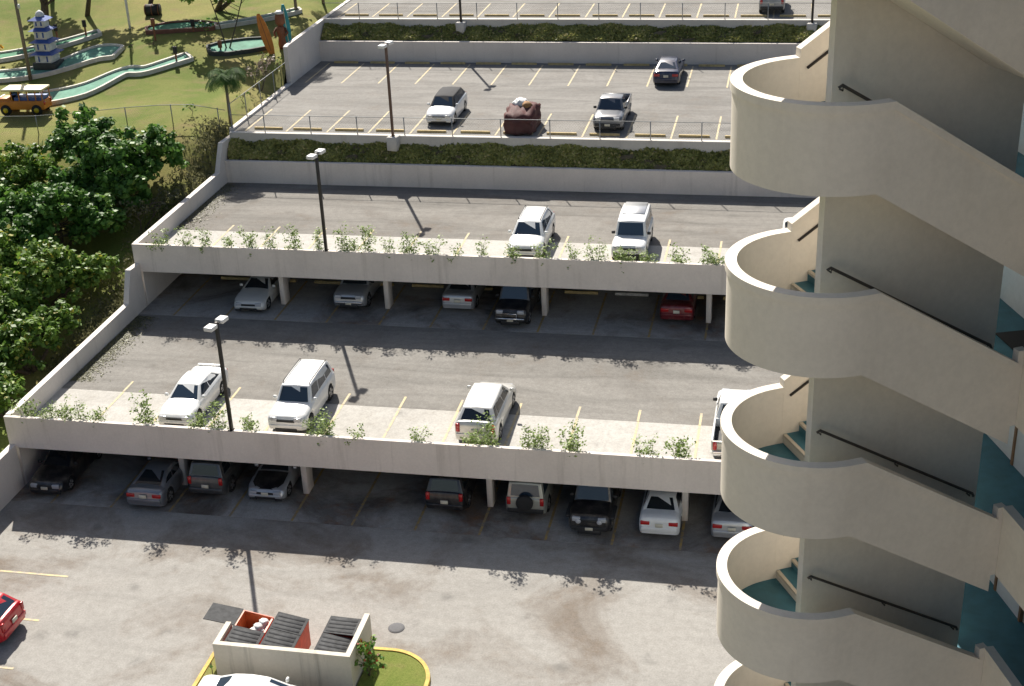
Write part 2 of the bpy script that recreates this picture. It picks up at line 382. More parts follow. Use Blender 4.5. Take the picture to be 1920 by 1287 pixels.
def leaves_mesh(name, P, Nn, size, mat, tint, elong=1.5):
    k = len(P); Nn = Nn/np.maximum(np.linalg.norm(Nn, axis=1, keepdims=True), 1e-6)
    rr = rng.normal(size=(k, 3)); a = np.cross(Nn, rr); a /= np.maximum(np.linalg.norm(a, axis=1, keepdims=True), 1e-6); c = np.cross(Nn, a)
    s_ = (size if np.ndim(size) else np.full(k, size))[:, None]
    V = np.empty((k, 4, 3)); V[:, 0] = P-a*s_*elong*.5; V[:, 1] = P+c*s_*.5; V[:, 2] = P+a*s_*elong*.5; V[:, 3] = P-c*s_*.5
    me = bpy.data.meshes.new(name); me.vertices.add(4*k); me.vertices.foreach_set('co', V.reshape(-1))
    me.loops.add(4*k); me.loops.foreach_set('vertex_index', np.arange(4*k, dtype=np.int32))
    me.polygons.add(k); me.polygons.foreach_set('loop_start', np.arange(0, 4*k, 4, dtype=np.int32))
    me.polygons.foreach_set('loop_total', np.full(k, 4, dtype=np.int32))
    at = me.attributes.new('tint', 'FLOAT', 'FACE'); at.data.foreach_set('value', np.clip(tint, 0, 1).astype(np.float32))
    me.materials.append(MATS[mat]); me.update(); me.validate(); return me
def ivy(y0, z0, y1, z1, label, kk=40000):
    t = rng.random(kk); x = rng.uniform(XL+.1, 16, kk)
    cl = np.sin(x*1.1+3*t)+np.sin(x*2.7-2*t)+np.sin(x*0.37+1)
    keep = rng.random(kk) < np.clip(0.75+.12*cl, .5, 1)
    t, x, cl = t[keep], x[keep], cl[keep]
    P = np.stack([x, y0+(y1-y0)*t, z0+(z1-z0)*t+rng.uniform(0, .20, len(t))+.06*cl], 1)
    N_ = np.array([0, -.7, .8])+rng.normal(scale=.6, size=(len(t), 3))
    ti = np.clip(.35+.12*cl+rng.normal(scale=.2, size=len(t)), 0, 1); ti[rng.random(len(t)) < .05] = 1
    o = put('ivy', leaves_mesh('ivy', P, N_, rng.uniform(.09, .19, len(t)), 'leaf_ivy', ti))
    return tag(o, label, 'ivy', None, 'stuff')
bank(76.49, 6.78, 77.45, 7.72, 'lower_bank'); ivy(76.5, 6.80, 77.42, 7.72, 'dark green ivy covering the bank below the fenced lot')
bank(95.74, 9.60, 96.95, 10.45, 'upper_bank'); ivy(95.76, 9.62, 96.92, 10.45, 'dark green ivy covering the bank below the topmost lot')
struct('lower_kerb', MB().box(XL, XR, 77.4, 77.75, 7.5, 8.32), 'kerb_concrete')
struct('upper_kerb', MB().box(XL, XR, 96.9, 97.25, 10.2, 11.0), 'kerb_concrete')

# painted bay lines (children of the paving they lie on) and wheel stops
def line_mesh(w_, l_): return MB().box(-w_/2, w_/2, -l_/2, l_/2, 0, .005).mesh('parking_line', 'yellow_worn')
m, n, b = new_mat('yellow_worn')
v = coords(n); q = noise(n, v, 5, 5, 0.75)
n.links.new(mix(n, (0.60, 0.48, 0.25), (0.36, 0.33, 0.28), ramp(n, q, [(0.40, 0.0), (0.62, 1.0)])), b.inputs['Base Color']); b.inputs['Roughness'].default_value = 0.85
m, n, b = new_mat('yellow_dirty')
v = coords(n); q = noise(n, v, 4, 5, 0.75)
n.links.new(mix(n, (0.42, 0.27, 0.07), (0.20, 0.17, 0.14), ramp(n, q, [(0.38, 0.0), (0.62, 1.0)])), b.inputs['Base Color']); b.inputs['Roughness'].default_value = 0.85
def lines(parent, xs_, y0, y1, z, mat='yellow_worn', w_=.11):
    me = MB().box(-w_/2, w_/2, -(y1-y0)/2, (y1-y0)/2, 0, .005).mesh('parking_line', mat)
    for x in xs_: put('parking_line', me, parent, (x+random.uniform(-.02, .02), (y0+y1)/2, z+.004))
deck_lines = [-30.75+2.745*i for i in range(15)]
lines(bpy.data.objects['parking_deck'], deck_lines, 49.85, 53.74, 2.75); lines(lot_mid, deck_lines, 53.77, 54.85, 2.75)
lines(bpy.data.objects['parking_deck.001'], deck_lines, 64.15, 68.04, 5.5); lines(lot_up, deck_lines, 68.07, 69.0, 5.5)
cov_lines = [-32+0.0]+[-29.1, -26.3]+[-23.45, -20.55]+[-20.65+2.83*i for i in range(1, 14)]
lines(floor_low, cov_lines, 47.98, 53.3, .01, 'yellow_dirty'); lines(floor_mid, cov_lines, 62.5, 67.8, 2.76, 'yellow_dirty')
far_lines = [-33.2+2.637*i for i in range(20)]
lines(lot_4, far_lines, 78.15, 82.9, 8.22); lines(lot_4, far_lines, 89.5, 94.9, 8.22); lines(lot_5, far_lines, 97.9, 102.6, 10.92)
me = MB().box(-1.55, 1.55, -.055, .055, 0, .005).mesh('parking_line', 'yellow_worn')
for y, x in ((42.7, -30.0), (39.75, -29.7), (36.85, -29.2), (33.9, -29.5)): put('parking_line', me, lot_low, (x, y, .004))
stopme = {c: MB().prism_x([(-.09, 0), (.09, 0), (.06, .13), (-.06, .13)], -.9, .9).mesh('wheel_stop', c) for c in ('stop_yellow', 'white_paint')}
def beside(x, marks):
    marks = sorted(marks)
    for mx, nm in marks:
        if abs(x-mx) < 1.15: return ' beside '+nm
    lo = [q for q in marks if q[0] < x]; hi = [q for q in marks if q[0] > x]
    if lo and hi: return ' between %s and %s' % (lo[-1][1], hi[0][1])
    return ' beyond '+(lo[-1][1] if lo else hi[0][1])
M_FAR = [(-34, 'the side wall'), (-23.45, 'the brown lamp post'), (-21.2, 'the white convertible'), (-15.9, 'the covered car'), (-10.7, 'the grey pickup')]
M_BACK = [(-34, 'the side wall'), (-8.2, 'the blue sedan')]
M_TOP = [(-34, 'the side wall'), (-23.6, 'the lamp post'), (-1.7, 'the grey SUV')]
M_UC = [(-34, 'the side wall'), (-27.95, 'the white coupe'), (-22.6, 'the silver pickup'), (-16.75, 'the silver sedan'), (-13.6, 'the black truck'), (-5.25, 'the red sedan')]
M_LC = [(-32.45, 'the black sedan'), (-27.4, 'the grey coupe'), (-22.2, 'the silver coupe'), (-13.95, 'the black SUV'), (-10.4, 'the beige SUV'), (-7.5, 'the jeep'), (-4.6, 'the white sedan'), (-1.6, 'the silver sedan')]
M_UD = [(-34, 'the side wall'), (-23.4, 'the lamp post'), (-13.25, 'the white crossover'), (-7.85, 'the boxy SUV'), (.75, 'the stairs')]
M_LD = [(-34, 'the side wall'), (-26.65, 'the white sedan'), (-23.4, 'the lamp post'), (-21.35, 'the white SUV'), (-12.75, 'the crossover'), (-1.75, 'the pickup')]
def stops(xs_, y, z, label, group, c='stop_yellow', marks=None):
    for x in xs_: tag(put('wheel_stop', stopme[c], None, (x+random.uniform(-.06, .06), y+random.uniform(-.04, .04), z)), label+(beside(x, marks) if marks else ''), 'wheel stop', group)
stops([x+1.32 for x in far_lines[:14]], 78.55, 8.22, 'yellow wheel stop by the lower fence', 'wheel stops along the fence', marks=M_FAR)
stops([x+1.32 for x in far_lines[:14]], 95.0, 8.22, 'yellow wheel stop along the retaining wall', 'wheel stops along the retaining wall', marks=M_BACK)
stops([x+1.32 for x in far_lines[:14]], 98.3, 10.92, 'yellow wheel stop in the topmost lot', 'wheel stops of the topmost lot', marks=M_TOP)
cc = [-30.5, -27.7, -24.9, -22.1, -19.2, -16.4, -13.5, -10.7, -4.95, -2.2]
stops(cc, 67.65, 2.76, 'dirty yellow wheel stop under the upper deck', 'wheel stops under the upper deck', marks=M_UC)
stops([-7.95], 67.65, 2.76, 'white wheel stop between yellow ones under the upper deck', 'wheel stops under the upper deck', 'white_paint')
stops(cc, 53.3, .01, 'dirty yellow wheel stop under the lower deck', 'wheel stops under the lower deck', marks=M_LC)
t = thing('manhole_cover', 'round grey iron manhole cover in the lower lot', 'manhole', (-13.97, 41.28, .002))
MB().lathe([(.32, 0), (.32, .012), (.29, .016)], 24).build('rim', 'manhole_iron', t); MB().lathe([(.27, .004), (.27, .02), (.25, .022)], 24).build('lid', 'manhole_iron', t)

# ------------------------------------------------------------------ stair tower
A28 = R(28); SU = Vector((math.cos(A28), math.sin(A28), 0)); SV = Vector((math.sin(A28), -math.cos(A28), 0)); SC = Vector((0.5, 19.4, 0))
def W(u, v, z): return SC+SU*u+SV*v+Vector((0, 0, z))
STOREY = 2.738; LEV = [27.43-STOREY*k for k in range(-2, 6)]
RO, RI, UC = 1.36, 1.22, 0.02
tower = thing('stair_tower', 'tan outdoor stair tower with rounded landings stacked floor over floor', 'staircase', (0.5, 19.4, 0))
def strip(path, prof_in, name, mat, parent, smooth=True):
    """wall following a plan path: path = list of (u_out, v_out, u_in, v_in, zbot, ztop)"""
    mb = MB(); vs_ = []
    for uo, vo, ui, vi, zb, zt in path:
        vs_ += [W(uo, vo, zb)-SC, W(uo, vo, zt)-SC, W(ui, vi, zt)-SC, W(ui, vi, zb)-SC]
    k = len(path); fs = []
    sm = []
    for i in range(k-1):
        for j in range(4): fs.append((i*4+j, i*4+(j+1) % 4, (i+1)*4+(j+1) % 4, (i+1)*4+j))
    fs += [(3, 2, 1, 0), (k*4-4, k*4-3, k*4-2, k*4-1)]
    # separate vertices per long face so that edges stay crisp and the curve stays smooth
    for q in fs[:-2]: pass
    o = len(mb.v)
    for j in range(4):
        a = [vs_[i*4+j] for i in range(k)]; c = [vs_[i*4+(j+1) % 4] for i in range(k)]
        mb.add(a+c, [(i+1, i, k+i, k+i+1) for i in range(k-1)], smooth)
    mb.add(vs_[:4], [(3, 2, 1, 0)]); mb.add(vs_[-4:], [(0, 1, 2, 3)])
    return mb.build(name, mat, parent)
SL = 0.636
for k, zc in enumerate(LEV):
    zf = zc-1.05                                           # landing floor
    UE = 2.66
    # landing parapet, near straight piece + half round + far straight piece
    path = [(.22, RO, .22, RI, zc-1.26, zc), (.03, RO, .03, RI, zc-1.26, zc)]
    for i in range(41):
        g = math.pi/2+math.pi*i/40; cu, sv = math.cos(g), math.sin(g)
        path.append((UC+RO*1.0*cu, RO*sv, UC+RI*cu, RI*sv, zc-1.26, zc))
    path += [(.03, -RO, .03, -RI, zc-1.26, zc), (.20, -RO, .20, -RI, zc-1.26, zc)]
    path[0] = (.22, RO, .22, RI, zc-1.26-.12, zc)
    lp = strip(path, None, 'landing_parapet', 'stair_paint', tower)
    # coping lip just under the top edge, outside
    pc = []
    for p_ in path:
        uo, vo, ui, vi = p_[:4]; dn = Vector((uo-ui, vo-vi)).normalized()
        pc.append((uo+dn.x*.03, vo+dn.y*.03, ui-dn.x*.004, vi-dn.y*.004, zc-.115, zc+.004))
    strip(pc, None, 'coping', 'stair_paint', lp)
    # near flight parapet going down
    pn = [(.221, RO, .221, RI, zc-1.26-.12, zc), (UE, RO, UE, RI, zc-1.26-(UE-.03)*SL, zc-(UE-.22)*SL)]
    nf = strip(pn, None, 'flight_parapet', 'stair_paint', tower, False)
    strip([(.2202, RO+.03, .2202, RI-.004, zc-.1155, zc+.0035), (UE, RO+.03, UE, RI-.004, zc-.115-(UE-.22)*SL, zc+.004-(UE-.22)*SL)], None, 'coping', 'stair_paint', nf, False)
    # far flight parapet going up
    pf = [(.185, -RO-.003, .185, -RI+.003, zc-1.262, zc+.13), (UE, -RO-.003, UE, -RI+.003, zc-1.262+(UE-.2)*SL, zc+.13+(UE-.21)*SL)]
    ff = strip(pf, None, 'flight_parapet', 'stair_paint', tower, False)
    # landing slab (half disc)
    pl = []
    for i in range(25):
        g = math.pi/2+math.pi*i/24; pl.append((UC+(RI+.002)*math.cos(g), (RI+.002)*math.sin(g)))
    pl += [(.22, -RI), (.22, RI)]
    mb = MB(); kk = len(pl)
    vs_ = [W(u, v, zf-.19)-SC for u, v in pl]+[W(u, v, zf)-SC for u, v in pl]
    mb.add(vs_, [tuple(range(kk-1, -1, -1)), tuple(range(kk, 2*kk))]+[(i, (i+1) % kk, (i+1) % kk+kk, i+kk) for i in range(kk)])
    mb.build('landing_floor', 'teal_floor', tower)
    # flights: solid saw-tooth, near going down and far going up, with separate pale nosings
    rise = STOREY/2/8
    for sgn, v0, v1 in ((-1, .09, RI-.002), (1, -RI+.002, -.09)):
        mb = MB(); tr = .285; prof = []; top = []
        for s_ in range(8):
            zt = zf+sgn*rise*(s_+1); u0 = .22+tr*s_
            top += [(u0, zt), (u0+tr, zt)]; prof.append((u0, zt))
        ue = .22+tr*8
        if sgn < 0: und = [(ue, zc-1.23-(ue-.03)*SL), (.03, zc-1.23), (.03, zf-.02)]
        else: und = [(ue, zc-1.23+(ue-.2)*SL), (.22, zc-1.23)]
        top = top+und; kk = len(top)
        vs_ = [W(u, v0, z)-SC for u, z in top]+[W(u, v1, z)-SC for u, z in top]
        nt_ = kk-len(und)
        mb.add(vs_, [tuple(range(kk)), tuple(range(2*kk-1, kk-1, -1))], mi=1)
        mb.add(vs_, [(i, i+kk, (i+1) % kk+kk, (i+1) % kk) for i in range(nt_-1)], mi=0)
        mb.add(vs_, [(i, i+kk, (i+1) % kk+kk, (i+1) % kk) for i in range(nt_-1, kk)], mi=1)
        fl = mb.build('flight', ['teal_floor', 'stair_paint'], tower)
        for u0, zt in prof:
            nb = MB(); e0, e1 = (u0-.012, u0+.05) if sgn > 0 else (u0+tr-.045, u0+tr+.014)
            za, zb2 = zt-.04, zt+.006
            nb.add([W(e0, v0+.02, za)-SC, W(e1, v0+.02, za)-SC, W(e1, v1-.02, za)-SC, W(e0, v1-.02, za)-SC, W(e0, v0+.02, zb2)-SC, W(e1, v0+.02, zb2)-SC, W(e1, v1-.02, zb2)-SC, W(e0, v1-.02, zb2)-SC],
                   [(0, 3, 2, 1), (4, 5, 6, 7), (0, 1, 5, 4), (1, 2, 6, 5), (2, 3, 7, 6), (3, 0, 4, 7)])
            nb.build('nosing', 'nosing', fl)
    # wall rail on the near side of the spine wall
    mb = MB(); pts = [W(.06, .16, zc-.10)-SC, W(.10, .18, zc-.06)-SC, W(3.02, .18, zc-.06-2.92*.61)-SC, W(3.06, .16, zc-.13-2.92*.61)-SC]
    mb.tube(pts, .024, 8); hr = mb.build('handrail', 'rail_brown', tower)
    for u in (.12, 1.55, 2.98):
        z = zc-.06-(u-.10)*.61
        MB().tube([W(u, .081, z-.07)-SC, W(u, .17, z-.07)-SC, W(u, .18, z-.01)-SC], .013, 6).build('bracket', 'rail_brown', hr)
    MB().tube([W(.30, -1.2, zc-.16)-SC, W(2.6, -1.16, zc-.16+2.3*SL)-SC], .022, 6).build('handrail', 'rail_brown', tower)
# spine wall
mb = MB(); c4 = [(0, .08), (3.17, .08), (3.17, -.08), (0, -.08)]; zt = LEV[0]+2.0
mb.add([W(u, v, -.2)-SC for u, v in c4]+[W(u, v, zt)-SC for u, v in c4], [(0, 1, 2, 3), (7, 6, 5, 4)]+[(i, i+4, (i+1) % 4+4, (i+1) % 4) for i in range(4)])
mb.build('spine_wall', 'stair_paint', tower)

# building at the right with open galleries
bld = thing('apartment_building', 'pale apartment building with teal gallery floors behind the stair tower', 'building', (5, 20, 0))
B0 = Vector((5, 20, 0)); AD = R(19); D = Vector((math.sin(AD), -math.cos(AD), 0)); E_ = Vector((math.cos(AD), math.sin(AD), 0))
G0 = W(2.75, RO, 0)                                       # outer corner of the gallery parapet
def Gp(e, d, z): return G0+E_*e+D*d+Vector((0, 0, z))-B0   # e into the building, d towards the camera side
WALL_E = (W(5.04, -2.32, 0)-G0).dot(E_)
def gbox(e0, e1, d0_, d1_, z0, z1, name, mat, parent):
    mb = MB(); c = [(e0, d0_), (e1, d0_), (e1, d1_), (e0, d1_)]
    mb.add([Gp(e, d, z0) for e, d in c]+[Gp(e, d, z1) for e, d in c], [(0, 1, 2, 3), (7, 6, 5, 4), (0, 4, 5, 1), (1, 5, 6, 2), (2, 6, 7, 3), (3, 7, 4, 0)])
    return mb.build(name, mat, parent)
for k, zc in enumerate(LEV):
    zg = zc-1.05-STOREY/2
    fl = MB()
    gbox(.02, WALL_E-.001, -7, 9, zg-.2, zg, 'gallery_floor', 'teal_floor', bld)
    gp = gbox(0, .14, .0, 9, zg-.21, zg+1.07, 'gallery_parapet', 'stair_paint', bld)
    gbox(-.018, .144, -.02, 9.01, zg+.955, zg+1.074, 'coping', 'stair_paint', gp)
    # short return closing the flight parapet against the gallery corner
    strip_pts = [(UE-.01, RO-.002, UE-.01, RI+.002, zg-.21, zg+1.06), (2.80, RO-.002, 2.80, RI+.002, zg-.21, zg+1.06)]
    mb = MB()
    for i in range(1): pass
    cs = [(UE-.01, RO-.004), (2.80, RO-.004), (2.80, RI+.004), (UE-.01, RI+.004)]
    mb.add([W(u, v, zg-.205)-B0 for u, v in cs]+[W(u, v, zg+1.066)-B0 for u, v in cs], [(0, 1, 2, 3), (7, 6, 5, 4)]+[(i, i+4, (i+1) % 4+4, (i+1) % 4) for i in range(4)])
    mb.build('parapet_return', 'stair_paint', bld)
    # far part of the gallery beyond the far flight
    gbox(.0, .14, -7, -3.3, zg-.21, zg+1.07, 'gallery_parapet', 'stair_paint', bld)
    # doors
    for d in (-4.9, -2.35, 2.2):
        dr = gbox(WALL_E-.045, WALL_E-.003, d-.45, d+.45, zg+.002, zg+2.05, 'door', 'door_paint', bld)
        for a, c_ in ((d-.52, d-.452), (d+.452, d+.52)): gbox(WALL_E-.07, WALL_E-.003, a, c_, zg+.002, zg+2.12, 'door_frame', 'door_wood', dr)
        gbox(WALL_E-.09, WALL_E-.047, d+.32, d+.37, zg+.95, zg+1.08, 'door_handle', 'galv', dr)
    if k != 3: continue
    mt = gbox(WALL_E-.75, WALL_E-.2, -2.7, -1.9, zg+.003, zg+.02, 'doormat', 'black_rubber', None)
    mt.location = B0; tag(mt, 'dark doormat on the teal gallery floor before a grey door', 'doormat')
gbox(WALL_E, WALL_E+8, -7, 9, -.3, LEV[0]+2.5, 'wall', 'building_wall', bld)

# ------------------------------------------------------------------ lamp posts and fences
def lamp(x, y, z, h, label, heads=2, mat='pole_bronze', block=False, rz=0.0, headmat='pole_bronze'):
    t = thing('lamp_post', label, 'lamp post', (x, y, z), rz, 'lamp posts')
    zb = 0
    if block: MB().bbox(-.35, .35, -.35, .3, -.75, .10, .03, 1).build('footing', 'kerb_concrete', t); zb = .10
    MB().bbox(-.16, .16, -.08, .12, zb, zb+.03, .01, 1).build('base_plate', mat, t)
    MB().bbox(-.07, .07, -.07, .07, zb+.02, h, .012, 1).build('pole', mat, t)
    for s in ((1, -1) if heads == 2 else (1,)):
        MB().box(min(s*.07, s*.22), max(s*.07, s*.22), -.04, .04, h-.12, h-.05).build('arm', mat, t)
        hd = MB().bbox(min(s*.2, s*.68), max(s*.2, s*.68), -.2, .2, h-.16, h+.02, .03, 2).build('lamp_head', headmat, t)
        MB().box(min(s*.25, s*.63), max(s*.25, s*.63), -.15, .15, h-.172, h-.161).build('lens', 'lamp_lens', hd)
    return t
lamp(-23.37, 49.29, 3.63, 5.2, 'dark double-headed lamp post on the lower deck parapet beside the white sedan', rz=R(80), headmat='lamp_white')
lamp(-23.41, 63.59, 6.38, 5.3, 'dark lamp post standing on the upper deck parapet', rz=R(80), headmat='lamp_white')
lamp(-23.45, 77.25, 8.25, 5.7, 'brown lamp post on a concrete block above the ivy bank', mat='pole_brown', block=True, rz=R(80), headmat='lamp_white')
lamp(-23.6, 96.75, 10.75, 5.6, 'dark lamp post on the kerb of the topmost lot, away from the stairs', block=True, rz=R(80))
lamp(1.1, 96.75, 10.75, 5.6, 'dark lamp post on the kerb of the topmost lot beside the stair tower', block=True, rz=R(80))
lamp(-48.1, 94.3, 10.5, 6.4, 'pale grey lamp post on a round footing in the lawn', mat='lamp_white', block=True, headmat='lamp_white')
def fence(p0, p1, h, label, zfun, sp=2.95, start=0.0, mat='galv'):
    p0, p1 = Vector(p0), Vector(p1); dv = (p1-p0); L = dv.length; dv.normalize(); nrm = Vector((-dv.y, dv.x, 0))
    t = thing('chain_link_fence', label, 'fence', (p0.x, p0.y, zfun(p0.x, p0.y)))
    o = Vector((p0.x, p0.y, zfun(p0.x, p0.y)))
    def at(s, z): q_ = p0+dv*s; return Vector((q_.x, q_.y, zfun(q_.x, q_.y)+z))-o
    pm = MB().tube([(0, 0, -.05), (0, 0, h+.03)], .032, 6).mesh('fence_post', mat)
    s = start
    while s <= L: put('fence_post', pm, t, at(s, 0)); s += sp
    k = max(2, int(L/2)); MB().tube([at(L*i/k, h) for i in range(k+1)], .022, 5).build('top_rail', mat, t)
    mb = MB(); st_ = .16; kk = int(L/st_)
    for i in range(kk):
        for sg in (1, -1):
            a, c = i*st_, i*st_+sg*h*.9
            if c < 0 or c > L: continue
            P0, P1 = at(a, .03), at(c, h); wv = dv*.0024
            mb.add([P0-wv, P0+wv, P1+wv, P1-wv], [(0, 1, 2, 3)])
    tag(mb.build('wire_mesh', 'wire', t), kind='stuff')
    return t
fence((-33.9, 77.58, 0), (20, 77.58, 0), 1.08, 'chain-link fence above the lower ivy bank', lambda x, y: 8.32, 2.965, 2.2)
fence((-33.9, 97.08, 0), (20, 97.08, 0), 1.12, 'chain-link fence along the kerb of the topmost lot', lambda x, y: 11.0, 2.94, 2.6)
fence((-34.15, 78.3, 0), (-34.15, 88.7, 0), 1.5, 'chain-link fence between the fenced lot and the lawn', lambda x, y: 8.36, 2.6, 0.0)
fence((-60, 76.6, 0), (-34.6, 78.6, 0), 1.25, 'chain-link fence across the lawn behind the big shrubs', lambda x, y: terr(x, y)-.02, 3.0, 1.0)

# ------------------------------------------------------------------ vehicles (front looks along local -y)
for nm, c, mt in (('white', (0.74, 0.74, 0.72), 0.0), ('silver', (0.50, 0.51, 0.52), 0.55), ('grey', (0.20, 0.215, 0.24), 0.5), ('darkgrey', (0.075, 0.078, 0.08), 0.4),
                  ('black', (0.006, 0.006, 0.008), 0.0), ('navy', (0.008, 0.016, 0.05), 0.0), ('red', (0.50, 0.012, 0.018), 0.1), ('darkred', (0.15, 0.01, 0.015), 0.3),
                  ('slate', (0.12, 0.128, 0.145), 0.0), ('greige', (0.38, 0.38, 0.33), 0.4), ('pearl', (0.62, 0.61, 0.57), 0.2)):
    paintwork('car_'+nm, c, mt)
simple('soft_top', (0.035, 0.035, 0.038), 0.9)
def wheel_meshes(r, wd):
    ty = MB().lathe([(r*.62, -wd/2+.015), (r*.93, -wd/2), (r, -wd/2+.035), (r, wd/2-.035), (r*.93, wd/2), (r*.62, wd/2-.015)], 22)
    for i, p in enumerate(ty.v): ty.v[i] = (p[2], p[0], p[1])
    rm = MB().lathe([(r*.63, -wd/2+.03), (r*.63, wd/2-.03)], 18)
    rm.lathe([(r*.16, wd/2-.03), (r*.12, wd/2-.005)], 10)
    for k in range(5):
        g = 2*math.pi*k/5; c, s = math.cos(g), math.sin(g)
        p = [(-.05, .08), (.05, .08), (.07, r*.6), (-.07, r*.6)]
        rm.add([(x*c-y*s, x*s+y*c, wd/2-.03) for x, y in p]+[(x*c-y*s, x*s+y*c, wd/2-.008) for x, y in p], [(4, 5, 6, 7), (0, 1, 5, 4), (1, 2, 6, 5), (2, 3, 7, 6), (3, 0, 4, 7)])
    for i, p in enumerate(rm.v): rm.v[i] = (p[2], p[0], p[1])
    return ty.mesh('tyre', 'tyre'), rm.mesh('rim', 'alloy')
WH = {}
def interp(t, pts): return float(np.interp(t, [p[0] for p in pts], [p[1] for p in pts]))
KIND = {
 'sedan': dict(L=4.6, W=1.76, H=1.43, top=[(0, .52), (.008, .62), (.03, .69), (.10, .77), (.27, .93), (.45, .96), (.76, 1.02), (.93, 1.04), (.98, 1.0), (.993, .86), (1, .62)], gh=(.255, .42, .70, .86), wr=.66, wheels=(.18, .79), r=.32, clr=.20, sides=(.0, .47, 1.0)),
 'coupe': dict(L=4.4, W=1.80, H=1.31, top=[(0, .46), (.01, .56), (.04, .64), (.12, .74), (.30, .88), (.5, .91), (.78, .98), (.95, .98), (.985, .90), (1, .60)], gh=(.30, .47, .64, .90), wr=.62, wheels=(.17, .80), r=.34, clr=.17, sides=(.0, .62, 1.0)),
 'hatch': dict(L=4.35, W=1.78, H=1.55, top=[(0, .55), (.01, .66), (.03, .74), (.10, .84), (.25, .99), (.5, 1.04), (.90, 1.10), (.975, 1.08), (.992, .95), (1, .62)], gh=(.22, .37, .86, .965), wr=.70, wheels=(.18, .81), r=.33, clr=.20, sides=(.0, .40, .78, 1.0)),
 'suv': dict(L=4.6, W=1.84, H=1.78, top=[(0, .62), (.006, .80), (.02, .92), (.07, 1.0), (.26, 1.10), (.5, 1.13), (.94, 1.16), (.985, 1.14), (.995, 1.0), (1, .66)], gh=(.255, .36, .93, .975), wr=.76, wheels=(.18, .80), r=.37, clr=.26, sides=(.0, .36, .68, 1.0)),
 'boxsuv': dict(L=4.5, W=1.80, H=1.86, top=[(0, .66), (.006, .9), (.02, 1.0), (.06, 1.04), (.27, 1.10), (.5, 1.12), (.95, 1.13), (.99, 1.12), (.996, 1.0), (1, .70)], gh=(.275, .345, .965, .99), wr=.82, wheels=(.18, .79), r=.39, clr=.32, sides=(.0, .34, .64, 1.0)),
 'pickup': dict(L=5.1, W=1.82, H=1.70, top=[(0, .62), (.006, .82), (.02, .93), (.06, .99), (.25, 1.06), (.58, 1.09), (.60, .62), (.985, .62), (1, .60)], gh=(.245, .34, .54, .585), wr=.74, wheels=(.17, .79), r=.37, clr=.28, sides=(.0, .52, 1.0)),
}
